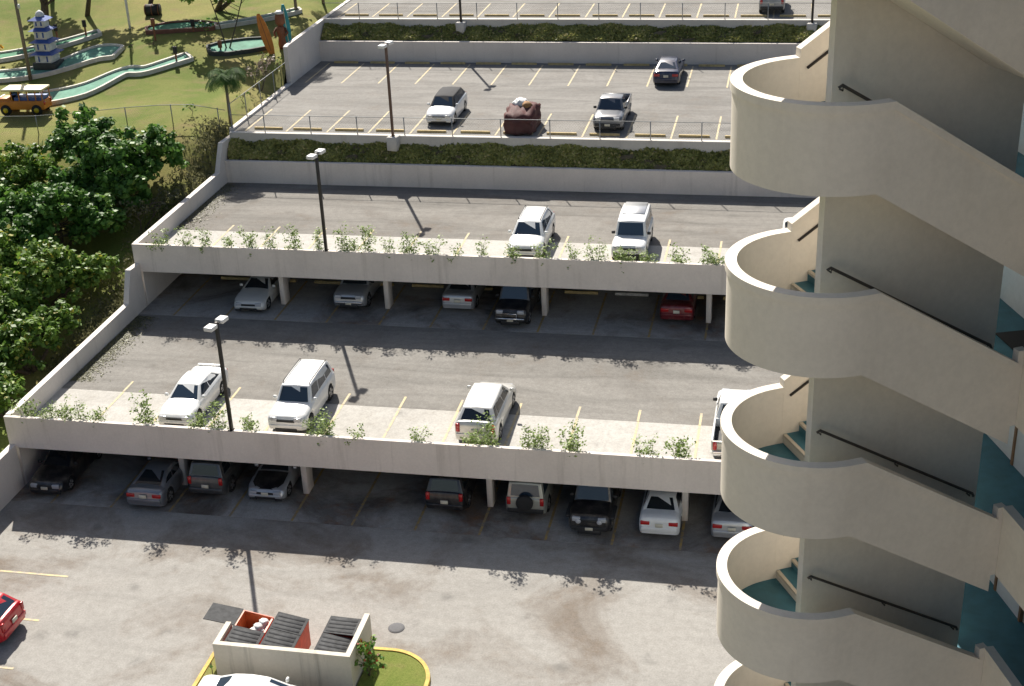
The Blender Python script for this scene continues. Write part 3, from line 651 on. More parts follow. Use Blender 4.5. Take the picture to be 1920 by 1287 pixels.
def car(kind, paint, x, y, z, rz, label, cat='car', plate=True, rack=False, spare=False, roofmat=None, hoodmat=None, near=True, tail=None, glass='glass', scale=1.0, front_plate=False, group='cars parked on the levels', bullbar=False, hood_scoop=False, spoiler=False, sunroof=False, lights=True, roofband=None):
    K = KIND[kind]; L, Wd, H = K['L'], K['W'], K['H']; r = K['r']; clr = K['clr']
    # (x, y) is the middle of the end that faces the camera side; the car body lies behind it
    fdir = Vector((math.sin(rz), -math.cos(rz), 0))
    ctr = Vector((x, y, z))
    t = thing({'pickup': 'parked_pickup', 'suv': 'parked_suv', 'boxsuv': 'parked_suv'}.get(kind, 'parked_car'), label, cat, ctr, rz, group)
    t.scale = (scale,)*3
    pm = 'car_'+paint; y0 = -L/2
    st = sorted(set([0, .004, .01, .02, .03, .05, .08, .95, .97, .98, .988, .994, 1.0]+[round(.1+.025*i, 4) for i in range(34)]+[p[0] for p in K['top']]+
                [round(wt+a/L, 4) for wt in K['wheels'] for a in (-r*1.2, -r*1.12, -r*.9, -r*.5, 0, r*.5, r*.9, r*1.12, r*1.2)]))
    mb = MB(); ring = []
    for s in st:
        zt = interp(s, K['top']); e = max(0, (.07-s)/.07, (s-.94)/.06); e = min(e, 1)
        w_ = Wd/2*(1-.16*e**2.2); zb = clr+.10*e
        for wt in K['wheels']:
            dd = abs((s-wt)*L)
            if dd < r*1.14: zb = max(zb, r+math.sqrt(max(0, (r*1.16)**2-dd*dd))-.0)
        zb = min(zb, zt-.12); cr = .035
        hh = zt-zb; yy = y0+s*L
        sec = [(0, zt+cr), (.5*w_, zt+cr*.8), (.80*w_, zt+.005), (.93*w_, zt-min(.05, hh*.2)), (.985*w_, zt-min(.16, hh*.45)), (w_, zb+hh*.42), (.99*w_, zb+hh*.15), (.95*w_, zb)]
        ring.append([(a, yy, b_) for a, b_ in sec]+[(-a, yy, b_) for a, b_ in sec[:0:-1]])
    k = len(ring[0]); vs_ = [p for q in ring for p in q]
    fs = [(i*k+j, i*k+(j+1) % k, (i+1)*k+(j+1) % k, (i+1)*k+j) for i in range(len(ring)-1) for j in range(k) if j != 7]
    mb.add(vs_, fs, True)
    mb.add(ring[0], [tuple(range(k))]); mb.add(ring[-1], [tuple(range(k-1, -1, -1))])
    body = mb.build('body', pm, t)
    MB().box(-Wd*.40, Wd*.40, y0+.12*L*.6, y0+L*.95, clr-.02, min(.62, interp(.6, K['top'])-.08 if kind != 'pickup' else .52)).build('underbody', 'black_trim', t)
    # cabin
    g0, g1, g2, g3 = K['gh']; zb0 = interp(g0, K['top'])-.03; zb1 = interp(g3, K['top'])-.03 if kind != 'pickup' else 1.05
    wb = Wd/2*.90; wr = Wd/2*K['wr']
    bm = bmesh.new()
    A = [Vector((sx*wb, y0+g*L, zz)) for g, zz in ((g0, zb0), (g3, zb1)) for sx in (-1, 1)]
    nseg = 4
    Tp = []
    for i in range(nseg+1):
        gg = g1+(g2-g1)*i/nseg; zz = H-.06+.06*math.sin(math.pi*(.15+.7*i/nseg)); sh = 1-.04*abs(2*i/nseg-1)
        Tp.append((Vector((-wr*sh, y0+gg*L, zz-.02)), Vector((0, y0+gg*L, zz+.012)), Vector((wr*sh, y0+gg*L, zz-.02))))
    bv = [bm.verts.new(p) for p in A]; tv = [[bm.verts.new(p) for p in row] for row in Tp]
    bm.faces.new((bv[0], bv[1], tv[0][2], tv[0][1], tv[0][0])); bm.faces.new((bv[3], bv[2], tv[-1][0], tv[-1][1], tv[-1][2]))
    bm.faces.new([bv[1], bv[3]]+[row[2] for row in tv[::-1]]); bm.faces.new([bv[2], bv[0]]+[row[0] for row in tv])
    for i in range(nseg):
        for j in range(2): bm.faces.new((tv[i][j], tv[i][j+1], tv[i+1][j+1], tv[i+1][j]))
    bmesh.ops.recalc_face_normals(bm, faces=bm.faces[:])
    be = [e for e in bm.edges if len(e.link_faces) == 2 and e.calc_face_angle(0) > .45]
    bmesh.ops.bevel(bm, geom=be, offset=.05, segments=2, affect='EDGES', profile=.5)
    mb = MB().bm(bm, True); mb.build('cabin', roofmat or pm, t)
    # glass panes, thin slabs a few mm proud of the cabin faces
    def pane(nm, a, b_, c, d, i0, i1, j0, j1, mat=glass, th=.012, parent=t):
        def P(u, v): return (a*(1-u)+b_*u)*(1-v)+(d*(1-u)+c*u)*v
        q = [P(i0, j0), P(i1, j0), P(i1, j1), P(i0, j1)]; nn = (b_-a).cross(d-a).normalized()
        vs2 = [p+nn*th for p in q]+[p-nn*.02 for p in q]
        return MB().add(vs2, [(0, 1, 2, 3), (1, 0, 4, 5), (2, 1, 5, 6), (3, 2, 6, 7), (0, 3, 7, 4)]).build(nm, mat, parent)
    pane('windscreen', A[0], A[1], Tp[0][2], Tp[0][0], .075, .925, .10, .92)
    pane('rear_window', A[3], A[2], Tp[-1][0], Tp[-1][2], .10, .90, .16 if kind != 'coupe' else .05, .90)
    for sx in (-1, 1):
        a, b_, c, d = (A[1], A[3], Tp[-1][2], Tp[0][2]) if sx > 0 else (A[2], A[0], Tp[0][0], Tp[-1][0])
        sd = K['sides'] if sx > 0 else tuple(1-q for q in reversed(K['sides']))
        for p_, q_ in zip(sd[:-1], sd[1:]):
            m0 = .10 if p_ == 0 else .015; m1 = .10 if q_ == 1 else .015
            pane('side_window', a, b_, c, d, p_+m0*.8, q_-m1*.8, .14, .88)
        # wheels
        for wt in K['wheels']:
            key = (r,)
            if key not in WH: WH[key] = wheel_meshes(r, .225)
            wl = put('wheel', WH[key][0], t, (sx*(Wd/2-.125), y0+wt*L, r-.0)); put('rim', WH[key][1], wl)
            if sx < 0: wl.rotation_euler = (0, 0, math.pi)
        # mirrors
        MB().bbox(sx*(wb+.02), sx*(wb+.02)+sx*.19, y0+g0*L+.22, y0+g0*L+.32, zb0+.06, zb0+.21, .025, 1).build('mirror', 'black_trim' if paint in ('black', 'darkgrey') or kind in ('pickup', 'boxsuv') else pm, t) if sx > 0 else \
            MB().bbox(-(wb+.02)-.19, -(wb+.02), y0+g0*L+.22, y0+g0*L+.32, zb0+.06, zb0+.21, .025, 1).build('mirror', 'black_trim' if paint in ('black', 'darkgrey') or kind in ('pickup', 'boxsuv') else pm, t)
        zf_ = interp(.02, K['top']); zr_ = interp(.985, K['top'])
        if kind == 'pickup': zr_ = 1.0
        hx = Wd/2*.66
        MB().bbox(sx*Wd*.30-.17, sx*Wd*.30+.17, y0-.014, y0+.17, zf_-.17, zf_+.014, .03, 2).build('headlight', 'head_lamp', t)
        MB().bbox(sx*hx-.17, sx*hx+.17, y0-.004, y0+.05, zf_-.44, zf_-.36, .015, 1).build('fog_lamp', 'black_trim', t)
        if kind in ('suv', 'boxsuv', 'hatch', 'pickup'):
            MB().bbox(sx*Wd/2*.80-.085, sx*Wd/2*.80+.085, y0+L-.10, y0+L+.012, zr_-.34, zr_+.02, .02, 1).build('taillight', 'tail_lamp', t)
        else:
            MB().bbox(sx*Wd/2*.68-.2, sx*Wd/2*.68+.2, y0+L-.12, y0+L-.002, zr_-.24, zr_-.06, .03, 2).build('taillight', 'tail_lamp', t)
    zf_ = interp(.012, K['top'])
    MB().bbox(-Wd*.23, Wd*.23, y0-.012, y0+.05, zf_-.14, zf_-.015, .015, 1).build('grille', 'chrome' if kind in ('boxsuv',) and paint == 'silver' else 'black_trim', t)
    MB().bbox(-Wd*.27, Wd*.27, y0-.057, y0+.04, .25, .37 if kind not in ('suv', 'boxsuv', 'pickup') else .46, .015, 1).build('air_intake', 'black_trim', t)
    bc = ('chrome' if paint != 'slate' else 'black_trim') if kind == 'pickup' else ('black_trim' if kind == 'boxsuv' else pm)
    MB().bbox(-Wd*.44, Wd*.44, y0+L-.06, y0+L+.05, .42, .62, .03, 2).build('bumper', bc, t)
    MB().bbox(-Wd*.42, Wd*.42, y0-.05, y0+.08, *((.42, .60) if kind in ('suv', 'boxsuv', 'pickup') else (.29, .45)), .03, 2).build('bumper', bc, t)
    if plate: MB().bbox(-.16, .16, y0+L+.013, y0+L+.066, .66 if kind != 'boxsuv' else .72, .82 if kind != 'boxsuv' else .88, .004, 1).build('licence_plate', 'plate', t)
    if front_plate: MB().bbox(-.16, .16, y0-.062, y0-.02, .44, .58, .004, 1).build('licence_plate', 'plate', t)
    if kind == 'pickup':
        wi = Wd/2*.94
        for q in ((-wi-.03, -wi+.06, y0+.595*L, y0+.985*L), (wi-.06, wi+.03, y0+.595*L, y0+.985*L), (-wi, wi, y0+.592*L, y0+.605*L)):
            MB().bbox(*q, .58, 1.06, .02, 1).build('bed_wall', pm, t)
        MB().bbox(-wi, wi, y0+.975*L, y0+.997*L, .60, 1.05, .02, 1).build('tailgate', tail or pm, t)
        MB().box(-wi+.06, wi-.06, y0+.606*L, y0+.974*L, .655, .675).build('bed_floor', 'black_trim', t)
    if rack:
        for sx in (-1, 1): MB().tube([(sx*wr*.88, y0+(g1+.03)*L, H-.02), (sx*wr*.9, y0+(g1+.06)*L, H+.05), (sx*wr*.9, y0+(g2-.04)*L, H+.05), (sx*wr*.88, y0+(g2-.01)*L, H-.03)], .022, 6).build('roof_rail', 'black_trim', t)
    if spare:
        s_ = MB().lathe([(.15, -.1), (.34, -.11), (.37, -.07), (.37, .07), (.34, .11), (.16, .12)], 22)
        for i, p in enumerate(s_.v): s_.v[i] = (p[0], p[2]+y0+L+.14, p[1]+.98)
        s_.build('spare_wheel', 'tyre', t)
    if hoodmat:
        q = [(-.60*Wd/2, y0+.045*L), (.60*Wd/2, y0+.045*L), (.80*Wd/2, y0+.12*L), (.84*Wd/2, y0+.29*L), (-.84*Wd/2, y0+.29*L), (-.80*Wd/2, y0+.12*L)]
        mb = MB(); rows = [.03, .06, .09, .12, .18, .24, .29]; pts = []
        for s in rows:
            wq = Wd/2*(.50+.3*min(1, (s-.03)/.09)); zt = interp(s, K['top'])
            pts += [(-wq, y0+s*L, zt+.02), (-wq*.5, y0+s*L, zt+.042), (0, y0+s*L, zt+.048), (wq*.5, y0+s*L, zt+.042), (wq, y0+s*L, zt+.02)]
        mb.add(pts, [(i*5+j, i*5+j+1, (i+1)*5+j+1, (i+1)*5+j) for i in range(len(rows)-1) for j in range(4)], True); mb.build('hood', hoodmat, t)
    if bullbar:
        MB().tube([(-.75, y0-.12, .62), (.75, y0-.12, .62)], .05, 8).tube([(-.35, y0-.1, .5), (-.35, y0-.12, .9), (.35, y0-.12, .9), (.35, y0-.1, .5)], .03, 6).build('bull_bar', 'chrome', t)
    if spoiler: MB().bbox(-Wd*.36, Wd*.36, y0+L*.955, y0+L*.99, interp(.95, K['top'])+.07, interp(.95, K['top'])+.10, .015, 1).box(-Wd*.3, -Wd*.27, y0+L*.96, y0+L*.98, interp(.95, K['top']), interp(.95, K['top'])+.08).box(Wd*.27, Wd*.3, y0+L*.96, y0+L*.98, interp(.95, K['top']), interp(.95, K['top'])+.08).build('spoiler', pm, t)
    if roofband: MB().bbox(-wr*.80, wr*.80, y0+(g1+.22)*L, y0+g2*L-.05, H-.02, H+.03, .02, 1).build('roof_panel', roofband, t)
    return t
F_, B_ = 0.0, math.pi                                  # front or back towards the stair tower side
def parked(kind, paint, x, ynear, z, face, label, **kw):
    L = KIND[kind]['L']*kw.get('scale', 1.0)
    return car(kind, paint, x, ynear+L/2+.02, z, face, label, **kw)
LOWG, MIDG, DECKG, UPG, FARG = 'cars under the lower deck', 'cars under the upper deck', 'cars on the lower deck', 'cars on the upper deck', 'cars in the fenced lot'
parked('sedan', 'black', -32.45, 48.35, .01, F_, 'black sedan with bright headlights beside the boundary wall under the lower deck', front_plate=True, group=LOWG)
parked('coupe', 'grey', -27.4, 47.9, 0.01, B_, 'steel grey coupe with red tail lamps sticking out from under the lower deck', group=LOWG)
parked('suv', 'darkgrey', -24.95, 49.1, .01, B_, 'dark grey SUV seen from behind next to the grey coupe', cat='SUV', group=LOWG)
parked('coupe', 'silver', -22.2, 49.2, .01, F_, 'silver coupe with a black bonnet under the lower deck', hoodmat='car_black', front_plate=True, group=LOWG)
parked('suv', 'black', -13.95, 49.2, .01, B_, 'black SUV seen from behind alone under the lower deck', cat='SUV', group=LOWG)
parked('boxsuv', 'greige', -10.4, 49.3, .01, B_, 'silver beige SUV with a spare wheel on its rear door', cat='SUV', spare=True, group=LOWG, glass='glass_blue')
jeep = parked('boxsuv', 'black', -7.5, 48.3, .01, F_, 'black off-road jeep with roof lights and a pale front plate', cat='jeep', front_plate=True, group=LOWG)
for sx in (-1, 1):
    hl = MB().lathe([(.11, 0), (.12, .03), (.09, .07)], 14)
    for i, p in enumerate(hl.v): hl.v[i] = (p[0]+sx*.45, -2.26-p[2], p[1]+.86)
    hl.build('round_lamp', 'head_lamp', jeep)
    MB().bbox(sx*.9-.14, sx*.9+.14, -2.0, -.95, .84, .93, .03, 2).build('fender', 'black_trim', jeep)
    for q in (.32, .62): MB().bbox(sx*q-.09, sx*q+.09, -.72, -.62, 1.88, 2.04, .03, 2).build('roof_lamp', 'head_lamp', jeep)
parked('sedan', 'white', -4.6, 48.6, .01, B_, 'white sedan seen from behind between the jeep and a column', group=LOWG, scale=.98)
parked('sedan', 'silver', -1.6, 48.7, .01, B_, 'silver sedan half hidden behind the stair tower under the lower deck', group=LOWG)
parked('coupe', 'pearl', -27.95, 63.1, 2.76, F_, 'white sports coupe facing out from under the upper deck', group=MIDG)
parked('pickup', 'silver', -22.6, 63.9, 2.76, F_, 'silver pickup truck facing out between two columns of the upper deck', cat='pickup', front_plate=True, group=MIDG)
parked('sedan', 'silver', -16.75, 64.3, 2.76, B_, 'silver sedan with its boot facing out under the upper deck', group=MIDG)
parked('boxsuv', 'black', -13.6, 62.7, 2.76, F_, 'black truck with a chrome bull bar facing out from under the upper deck', cat='SUV', bullbar=True, front_plate=True, group=MIDG, glass='glass_blue')
parked('sedan', 'darkred', -5.25, 64.1, 2.76, B_, 'dark red sedan with its boot facing out under the upper deck', group=MIDG, glass='glass_blue')
parked('sedan', 'white', -26.65, 50.45, 2.75, F_, 'white sedan nosed up to the lower deck parapet beside the lamp post', glass='glass_blue', group=DECKG, spoiler=True)
parked('suv', 'white', -21.35, 50.5, 2.75, F_, 'white SUV with roof rails nosed up to the lower deck parapet', cat='SUV', rack=True, glass='glass_blue', group=DECKG)
parked('hatch', 'pearl', -12.75, 50.6, 2.75, B_, 'pearl white crossover backed up to the lower deck parapet', glass='glass', group=DECKG, scale=1.08)
parked('pickup', 'white', -1.75, 50.5, 2.75, B_, 'white pickup truck with an open dark bed next to the stair tower', cat='pickup', tail='car_greige', group=DECKG)
parked('hatch', 'white', -13.25, 65.2, 5.5, F_, 'white crossover on the upper deck, farther from the stair tower', rack=True, glass='glass_blue', group=UPG, scale=1.06)
parked('boxsuv', 'white', -7.85, 65.2, 5.5, F_, 'white boxy off-roader with a grey roof panel on the upper deck', cat='SUV', glass='glass_blue', roofband='car_silver', group=UPG)
parked('sedan', 'white', .75, 65.3, 5.5, F_, 'white car on the upper deck almost hidden by the stair tower', group=UPG, scale=1.05)
parked('hatch', 'white', -21.2, 79.7, 8.22, F_, 'white convertible with a closed black soft top', roofmat='soft_top', glass='glass_blue', group=FARG, front_plate=True)
parked('pickup', 'slate', -10.7, 79.0, 8.22, F_, 'dark grey pickup truck behind the chain-link fence', cat='pickup', glass='glass_blue', front_plate=True, group=FARG)
parked('sedan', 'navy', -8.2, 89.4, 8.22, B_, 'dark blue sedan parked against the long retaining wall', glass='glass_blue', group=FARG)
parked('boxsuv', 'grey', -1.7, 98.7, 10.92, B_, 'grey SUV with a dark rear in the topmost lot', cat='SUV')
car('hatch', 'red', -30.75, 38.8, 0, -math.pi/2, 'shiny red hatchback parked in the open lower lot between yellow lines', glass='glass_blue')
car('sedan', 'white', -17.45, 35.65, 0, math.pi/2, 'white sedan parked close behind the dumpster enclosure', glass='glass_blue')
# tarp-covered car: lumpy cover over a car, with a bundle on top
t = thing('covered_car', 'car under a lumpy maroon cover with a white and brown bundle on top', 'car', (-15.95, 79.75, 8.22), 0, FARG)
bm = bmesh.new(); bmesh.ops.create_cube(bm, size=2.0); bmesh.ops.subdivide_edges(bm, edges=bm.edges[:], cuts=9, use_grid_fill=True)
for q in bm.verts:
    p = q.co.copy(); sx, sy, sz = p
    n_ = p.normalized(); e = .55
    p = p.lerp(n_*1.25, .35)
    h_ = 1.5-.42*max(0, abs(sy+.12)-.35)**1.1*1.2
    zz = (p.z+1)/2*h_*.95
    lump = .10*math.sin(sx*5+sy*7)+.08*math.sin(sy*11+sz*5)+.06*math.sin(sx*13-sz*8)
    q.co = Vector((p.x*(.86+lump*.6+.05*(1-zz)), p.y*1.6+lump*.8, max(0.0, zz+lump*.8*(1 if zz > .2 else 0))))
mb = MB().bm(bm, True); mb.build('cover', 'maroon_tarp', t)
bm = bmesh.new(); bmesh.ops.create_icosphere(bm, subdivisions=3, radius=.5)
for q in bm.verts: q.co = Vector((q.co.x*.95-.12, q.co.y*.9+.1, q.co.z*.7+1.48))*1.0+Vector((.05*math.sin(q.co.y*17), .05*math.sin(q.co.x*15), .05*math.sin(q.co.x*19+q.co.y*13)))
MB().bm(bm, True).build('white_bundle', 'bag_white', t)
bm = bmesh.new(); bmesh.ops.create_icosphere(bm, subdivisions=2, radius=.34)
for q in bm.verts: q.co = Vector((q.co.x+.36, q.co.y-.28, q.co.z*.9+1.45))+Vector((0, .04*math.sin(q.co.x*21), .05*math.sin(q.co.y*19)))
MB().bm(bm, True).build('brown_bundle', 'cardboard', t)

# ------------------------------------------------------------------ dumpsters, enclosure, planted island
t = thing('dumpster_enclosure', 'pale walled enclosure round three orange dumpsters', 'wall', (-17, 38.5, 0))
MB().box(-2.7, 2.5, -1.1, -.9, -.1, 1.6).build('back_wall', 'enclosure_wall', t)
MB().box(-2.7, -2.5, -.899, .25, -.1, 1.6).build('side_wall', 'enclosure_wall', t); MB().box(2.3, 2.5, -.899, 1.45, -.1, 1.6).build('side_wall', 'enclosure_wall', t)
def dumpster(x, y, label, open_lid=False, tilt=0.0, dx=1.16):
    t = thing('dumpster', label, 'dumpster', (x, y, .0), 0, 'orange dumpsters'); h = 1.46; w2 = dx/2; L2 = .98
    # open tapered steel box, profile in (x, z), lower on the right
    mb = MB(); th = .04
    for s in (-1, 1):
        mb.add([(-w2, s*L2, .15), (w2*.86, s*L2, .15), (w2, s*L2, h-.22), (-w2, s*L2, h), (-w2, s*(L2-th), .15), (w2*.86, s*(L2-th), .15), (w2, s*(L2-th), h-.22), (-w2, s*(L2-th), h)],
               [(0, 1, 2, 3), (7, 6, 5, 4), (0, 4, 5, 1), (1, 5, 6, 2), (2, 6, 7, 3), (3, 7, 4, 0)])
    mb.box(-w2, -w2+th, -L2+th+.001, L2-th-.001, .15, h-.003); mb.box(w2*.86, w2-.01, -L2+th+.001, L2-th-.001, .15, h-.24); mb.box(-w2+th, w2*.86, -L2+th, L2-th, .15, .20)
    mb.build('bin', 'orange_steel', t)
    for s in (-1, 1):
        MB().bbox(-w2*.5, w2*.4, s*L2-.04 if s > 0 else -L2-.06, s*L2+.06 if s > 0 else -L2+.04-.001, .75, .90, .01, 1).build('fork_pocket', 'orange_steel', t)
        for xx in (-w2*.8, w2*.6): MB().tube([(xx-.03, s*.8, .08), (xx+.03, s*.8, .08)], .08, 10).build('caster', 'black_rubber', t)
    for s in (-1, 1):
        y0_, y1_ = (-L2-.03, -.015) if s < 0 else (.015, L2+.03)
        mb = MB(); mb.box(0, dx+.05, y0_, y1_, 0, .03)
        for k in range(4): a = y0_+.08+k*(L2-.1)/4; mb.bbox(.08, dx-.06, a, a+.16, .024, .042, .008, 1)
        l_ = mb.build('lid', 'lid_grey', t, (-w2-.02, 0, h+.012))
        ang = math.atan2(.22, dx)
        if open_lid and s > 0: l_.rotation_euler = (0, math.pi+R(8), 0); l_.location = (-w2-.03, 0, h+.02)
        else: l_.rotation_euler = (0, ang-(tilt if s > 0 else tilt*.3), 0)
    return t
d1 = dumpster(-18.80, 38.72, 'orange dumpster with one lid flipped open over white bags', True)
dumpster(-17.42, 38.72, 'orange dumpster with both lids shut between two others')
dumpster(-15.36, 38.75, 'orange dumpster with propped lids in the corner by the leafy shrub', tilt=R(9))
bm_list = []
for i, (bx, by, bz, br) in enumerate(((-18.62, 39.1, 1.05, .26), (-18.5, 39.35, 1.14, .22), (-18.75, 38.95, .92, .3), (-18.45, 39.0, .95, .22))):
    bm = bmesh.new(); bmesh.ops.create_icosphere(bm, subdivisions=3, radius=br)
    for q in bm.verts: q.co *= 1+.12*math.sin(q.co.x*31+i)*math.sin(q.co.y*27)+.1*math.sin(q.co.z*35+i*2)
    tag(MB().bm(bm, True).build('rubbish_bag', 'bag_white', None, (bx, by, bz)), 'crumpled white rubbish bag inside the open orange dumpster', 'rubbish bag', 'white bags in the open dumpster')
def island(path, closed, grass, label, nm='kerb'):
    mb = MB(); k = len(path); W2 = .09; vs_ = []
    P2 = [Vector(p) for p in path]
    for i, p in enumerate(P2):
        a = P2[max(i-1, 0)]; c = P2[min(i+1, k-1)]; tn = (c-a).normalized(); nn = Vector((-tn.y, tn.x))
        for s, z in ((-W2, -.02), (-W2*.8, .15), (W2*.8, .15), (W2, -.02)): q = p+nn*s; vs_.append((q.x, q.y, z))
    mb.add(vs_, [(i*4+j, i*4+j+1, (i+1)*4+j+1, (i+1)*4+j) for i in range(k-1) for j in range(3)]+[(0, 1, 2, 3), (k*4-1, k*4-2, k*4-3, k*4-4)])
    struct('kerb', mb, 'kerb_yellow')
    mb = MB(); mb.add([(*p, .11) for p in grass], [tuple(range(len(grass)))]); struct('planted_island', mb, 'lawn')
arc = [(-13.7+1.75*math.sin(g), 38.1+1.72*math.cos(g)) for g in [R(5*i) for i in range(0, 19)]]
pth = [(-14.42, 39.8)]+arc+[(-11.93, 36), (-11.9, 33)]
island(pth, False, [(-14.45, 33), (-11.95, 33), (-12.0, 36)]+arc[::-1]+[(-14.45, 39.78)], '')
arc2 = [(-19.9-.45*math.sin(g), 38.6+.55*math.cos(g)) for g in [R(10*i) for i in range(0, 10)]]
island([(-19.74, 39.15)]+arc2+[(-20.35, 33)], False, [(-19.72, 33), (-19.72, 39.1)]+arc2+[(-20.33, 33)], '')
arc3 = [(-.6-1.4*math.cos(g), 38.2+1.4*math.sin(g)) for g in [R(10*i) for i in range(0, 10)]]
island([(-2.05, 33)]+arc3+[(3, 39.62)], False, [(-2.03, 33)]+arc3+[(3, 39.6), (3, 33)], '')

# ------------------------------------------------------------------ planting
def leaf_cloud(centres, radii, per, spread=1.0):
    P, N_, cl = [], [], []
    for i, (c, r) in enumerate(zip(centres, radii)):
        k = int(per*r*r*6)
        d = rng.normal(size=(k, 3)); d /= np.linalg.norm(d, axis=1, keepdims=True)
        rr = r*(rng.random(k)**.45)*(1+.25*rng.normal(size=k)*.5)
        P.append(np.asarray(c)+d*rr[:, None]*np.array([1, 1, .8])); N_.append(d*.6+np.array([0, 0, .55])+rng.normal(scale=.45, size=(k, 3)))
        cl.append(np.full(k, rng.normal(scale=.14)))
    return np.concatenate(P), np.concatenate(N_), np.concatenate(cl)
def shrub_tree(name, x, y, crowns, label, cat, leaf, size, group, trunk_r=.12, per=34, clumps=95, tintc=.42, rare=.03, h0=None):
    """crowns: list of (cx, cy, cz, rx, ry, rz) in world space"""
    z = terr(x, y) if h0 is None else h0
    t = thing(name, label, cat, (x, y, z), 0, group); o = np.array([x, y, z])
    C_, R_ = [], []
    for (cx, cy, cz, rx, ry, rz) in crowns:
        for _ in range(clumps):
            d = rng.normal(size=3); d /= np.linalg.norm(d); d[2] = d[2] if d[2] > -.5 else -d[2]*.5
            q = np.array([cx, cy, cz])+d*np.array([rx, ry, rz])*(rng.uniform(.45, 1.0)); q[2] = max(q[2], terr(q[0], q[1])+.3)
            C_.append(q-o); R_.append(rng.uniform(.22, .42)*min(1.6, (rx+ry+rz)/5))
    P, N_, cl = leaf_cloud(C_, R_, per)
    s = size*rng.uniform(.65, 1.3, len(P))
    ti = np.clip(tintc+cl+rng.normal(scale=.16, size=len(P)), 0, .86); ti[rng.random(len(P)) < rare] = 1.0
    put('crown', leaves_mesh('crown', P, N_, s, leaf, ti, 1.35), t)
    mb = MB()
    for (cx, cy, cz, rx, ry, rz) in crowns:
        a = Vector((0, 0, -.2)); c = Vector((cx, cy, cz))-Vector(o)
        mid = a.lerp(c, .5)+Vector((random.uniform(-.2, .2), random.uniform(-.2, .2), .1))
        mb.tube([a, mid, c], [trunk_r, trunk_r*.7, trunk_r*.4], 7)
        for i in range(7):
            q = Vector(C_[random.randrange(len(C_))]); mb.tube([mid.lerp(c, random.random()), mid.lerp(q, .6)+Vector((0, 0, .15)), q], [trunk_r*.4, trunk_r*.25, trunk_r*.1], 5, cap=False)
    mb.build('trunk', 'bark', t)
    return t
SG = 'big shrubs outside the boundary wall'
shrub_tree('broadleaf_tree', -39.2, 72.6, [(-39.2, 72.2, 8.0, 2.8, 2.5, 2.3), (-36.9, 72.9, 8.2, 1.8, 2.0, 1.8), (-41.8, 73.6, 8.8, 2.2, 2.0, 2.1), (-38.2, 70.2, 6.9, 2.2, 1.9, 1.8), (-40.6, 70.2, 7.0, 2.0, 1.8, 1.8)], 'tall dark green glossy tree, highest of the clump by the lawn fence', 'tree', 'leaf_dark', .25, SG)
shrub_tree('broadleaf_tree', -45, 71.4, [(-45, 71.2, 7.3, 2.7, 2.4, 2.1), (-48, 71, 7.3, 2.4, 2.2, 2.1), (-44.5, 69, 6.6, 2.3, 2, 1.8)], 'mid green bushy tree beside the tallest dark one', 'tree', 'leaf_mid', .22, SG)
shrub_tree('broadleaf_tree', -40.7, 67.2, [(-40.5, 66.9, 6.3, 2.6, 2.2, 2.0), (-43.4, 67.3, 6.3, 2.4, 2.1, 2.0), (-38.4, 67.4, 6.2, 1.8, 1.7, 1.6), (-41.5, 64.6, 5.6, 2.3, 1.9, 1.8)], 'dark glossy tree below the tallest one, with dense crown', 'tree', 'leaf_dark', .22, SG)
shrub_tree('broadleaf_tree', -39, 61.8, [(-38.6, 61.7, 5.0, 2.2, 2.3, 1.8), (-41.6, 62.4, 5.3, 2.4, 2.2, 2.0), (-37.0, 62.8, 4.9, 1.3, 1.4, 1.2), (-36.4, 63.8, 4.9, .8, .9, .8), (-39.5, 59.3, 4.6, 2.2, 1.9, 1.7)], 'bright green tree with yellow leaves beside the stepped wall', 'tree', 'leaf_mid', .21, SG, rare=.06)
shrub_tree('broadleaf_tree', -37, 56.3, [(-36.9, 56.2, 3.7, 1.6, 2.0, 1.4), (-39.4, 56.8, 4.0, 2.1, 2.2, 1.7), (-36.5, 58.6, 4.0, 1.2, 1.2, 1.1), (-38.2, 54.2, 3.4, 1.8, 1.7, 1.4)], 'green tree with yellow specks low beside the middle lot wall', 'tree', 'leaf_mid', .21, SG, rare=.06, tintc=.36)
shrub_tree('broadleaf_tree', -36.2, 52.2, [(-36.1, 52.3, 3.0, .9, 1.5, .9), (-38, 52, 3.2, 1.3, 1.6, 1.1)], 'low green bush outside the wall corner of the lower deck', 'bush', 'leaf_mid', .20, SG)
shrub_tree('olive_bush', -36.5, 68.9, [(-36.5, 68.8, 6.1, 1.3, 1.4, 1.0), (-35.6, 70.6, 6.3, .9, 1.1, .8)], 'sparse grey olive bush between the dark trees and the wall', 'bush', 'leaf_olive', .13, SG, trunk_r=.05, per=22, clumps=26)
shrub_tree('pale_bush', -35.2, 86.2, [(-35.3, 86.2, 9.9, .75, 1.1, .9), (-35.1, 87.8, 10.1, .7, .8, .7)], 'pinkish grey dry bush beside the fence and the surfboards', 'bush', 'leaf_pink', .15, None, trunk_r=.05, per=26, clumps=22)
shrub_tree('green_bush', -34.75, 89.0, [(-34.75, 88.8, 9.6, .38, .8, .8)], 'yellowish green bush where the tall boundary wall begins', 'bush', 'leaf_fresh', .13, None, trunk_r=.04, per=24, clumps=16)
# dry weeds, dead stems outside the wall
k = 5200; yy = rng.uniform(56, 79, k); xx = -34.45-np.abs(rng.normal(scale=.9, size=k))
P = np.stack([xx, yy, np.array([terr(a, b_) for a, b_ in zip(xx, yy)])+rng.uniform(.02, .4, k)], 1)
N_ = rng.normal(size=(k, 3)); N_[:, 2] *= .4
tag(put('weeds', leaves_mesh('weeds', P, N_, rng.uniform(.05, .13, k), 'leaf_olive', rng.random(k), 2.2)), 'dry weeds and litter growing along the outside of the boundary wall', 'weeds', None, 'stuff')

